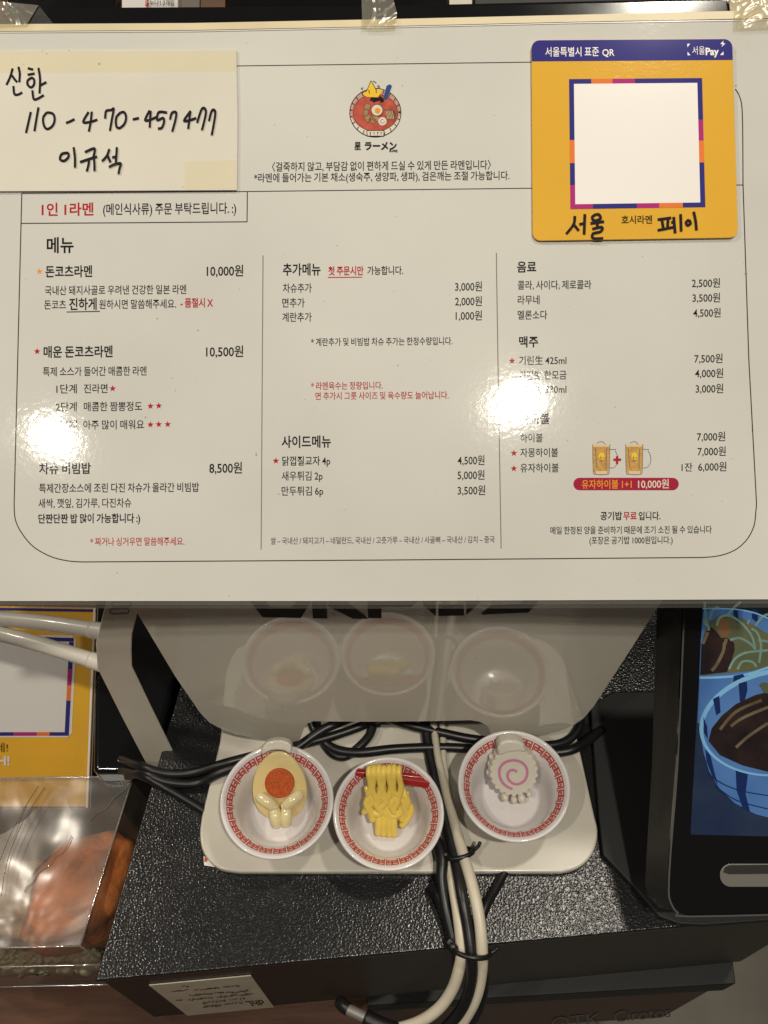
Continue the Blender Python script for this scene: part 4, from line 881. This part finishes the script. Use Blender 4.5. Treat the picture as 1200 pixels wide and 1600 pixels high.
ss_([[(1098, 951), (1120, 951), (1150, 952), (1180, 958), (1210, 969), (1290, 990)]], 2.2, 'light')
sp_([(1093, 1061), (1130, 1061), (1160, 1057), (1200, 1043), (1290, 1010), (1290, 1100), (1150, 1090), (1110, 1110), (1092, 1130)], 'blue')
ss_([[(1093, 1059), (1130, 1058), (1165, 1054), (1200, 1043), (1290, 1012)]], 3.6, 'light')
sp_([(1146, 1056), (1161, 1053), (1164, 1058), (1160, 1066), (1146, 1068)], 'deep')
# front bowl
outer = [(1095, 1150), (1099, 1175), (1108, 1205), (1124, 1232), (1148, 1255), (1180, 1272), (1215, 1281), (1290, 1290), (1290, 1150)]
sp_(outer, 'blue')
sp_([(1102, 1170), (1110, 1180), (1116, 1205), (1122, 1226), (1113, 1213), (1104, 1190)], 'deep'); sp_([(1149, 1195), (1170, 1200), (1165, 1240), (1172, 1268), (1160, 1262), (1151, 1235)], 'deep')
rim = ell(1222, 1128, 130, 84, n=60, rot=-8)
sp_([(x, y) for x, y in rim if x < 1290] or rim, 'light')
sp_([(x, y) for x, y in ell(1223, 1130, 125, 79, n=60, rot=-8) if x < 1290], 'blue')
for pts in ([(1114, 1092), (1124, 1087), (1126, 1113), (1119, 1118)], [(1154, 1068), (1167, 1064), (1168, 1078), (1163, 1098), (1156, 1096)], [(1099, 1120), (1105, 1135), (1106, 1155), (1100, 1145)]): sp_(pts, 'deep')
sp_([(1107, 1158), (1112, 1138), (1128, 1118), (1150, 1100), (1180, 1086), (1220, 1076), (1290, 1070), (1290, 1208), (1200, 1206), (1160, 1196), (1125, 1180)], 'meat')
ss_([[(1142, 1135), (1155, 1125), (1175, 1115), (1200, 1105)], [(1150, 1168), (1170, 1150), (1200, 1130)], [(1125, 1140), (1150, 1112), (1190, 1094)]], 4.6, 'fat')
sp_([(1186, 1070), (1192, 1066), (1200, 1067), (1212, 1064), (1214, 1073), (1203, 1078), (1199, 1084), (1193, 1082), (1190, 1076)], 'green')
ss_([[(1108, 1210), (1130, 1225), (1160, 1236), (1200, 1243)], [(1118, 1228), (1150, 1250), (1200, 1264)]], 1.6, 'deep')

# ------------------------------------------------------------ things on the shelf far behind, above the menu
shf = thing('back_shelf', 'brown wooden shelf board behind the till screen', 'shelf', (0, .95, .1))
mesh('board', *prism([at_depth(x, 30, .95) for x in (-200, 1400)] + [at_depth(x, -140, 1.4) for x in (2000, -800)], Vector((0, 0, -.02))), M['brown'], shf)
def back_item(nm, x0, x1, y0, y1, m_, lb, cat, d=.92):
    f_ = [at_depth(x0, y0, d), at_depth(x1, y0, d), at_depth(x1, y1, d), at_depth(x0, y1, d)]
    return mesh(nm, *prism(f_, Vector((0, .03, 0))), M[m_], label=lb, cat=cat, bevel=.001)
back_item('black_case', 12, 182, -60, 26, 'gloss_black', 'black case on the shelf left of the white card', 'case')
cd_ = back_item('price_card', 190, 278, -40, 26, 'card_white', 'small white card with red and black print behind the screen', 'card', .915)
S_b = Plane(at_depth(190, 0, .913), -VL)
text(S_b, '$', 227, 233, 4, 12, M['red_ink'], cd_, .03, slope=0, lift=.001); text(S_b, '누나1.2개입', 234, 272, 4, 9, M['ink'], cd_, .01, slope=0, lift=.001)
back_item('grey_booklet', 279, 312, -50, 26, 'rule_ink', 'grey booklet beside the white card on the shelf', 'booklet')
back_item('wood_block', 313, 352, -60, 26, 'brown', 'brown wooden block between the dark boxes on the shelf', 'block')
back_item('dark_box', 356, 700, -60, 26, 'gloss_black', 'long dark box on the shelf behind the middle tape', 'box')
back_item('paper_stack', 702, 738, -60, 26, 'cream', 'cream paper stack on the shelf right of the long dark box', 'paper stack')
back_item('dark_crate', 742, 1130, -60, 26, 'casing', 'charcoal crate on the shelf behind the right half of the menu', 'crate')
back_item('cream_box', 1140, 1300, -60, 26, 'edge', 'cream box on the shelf behind the right tape', 'box')
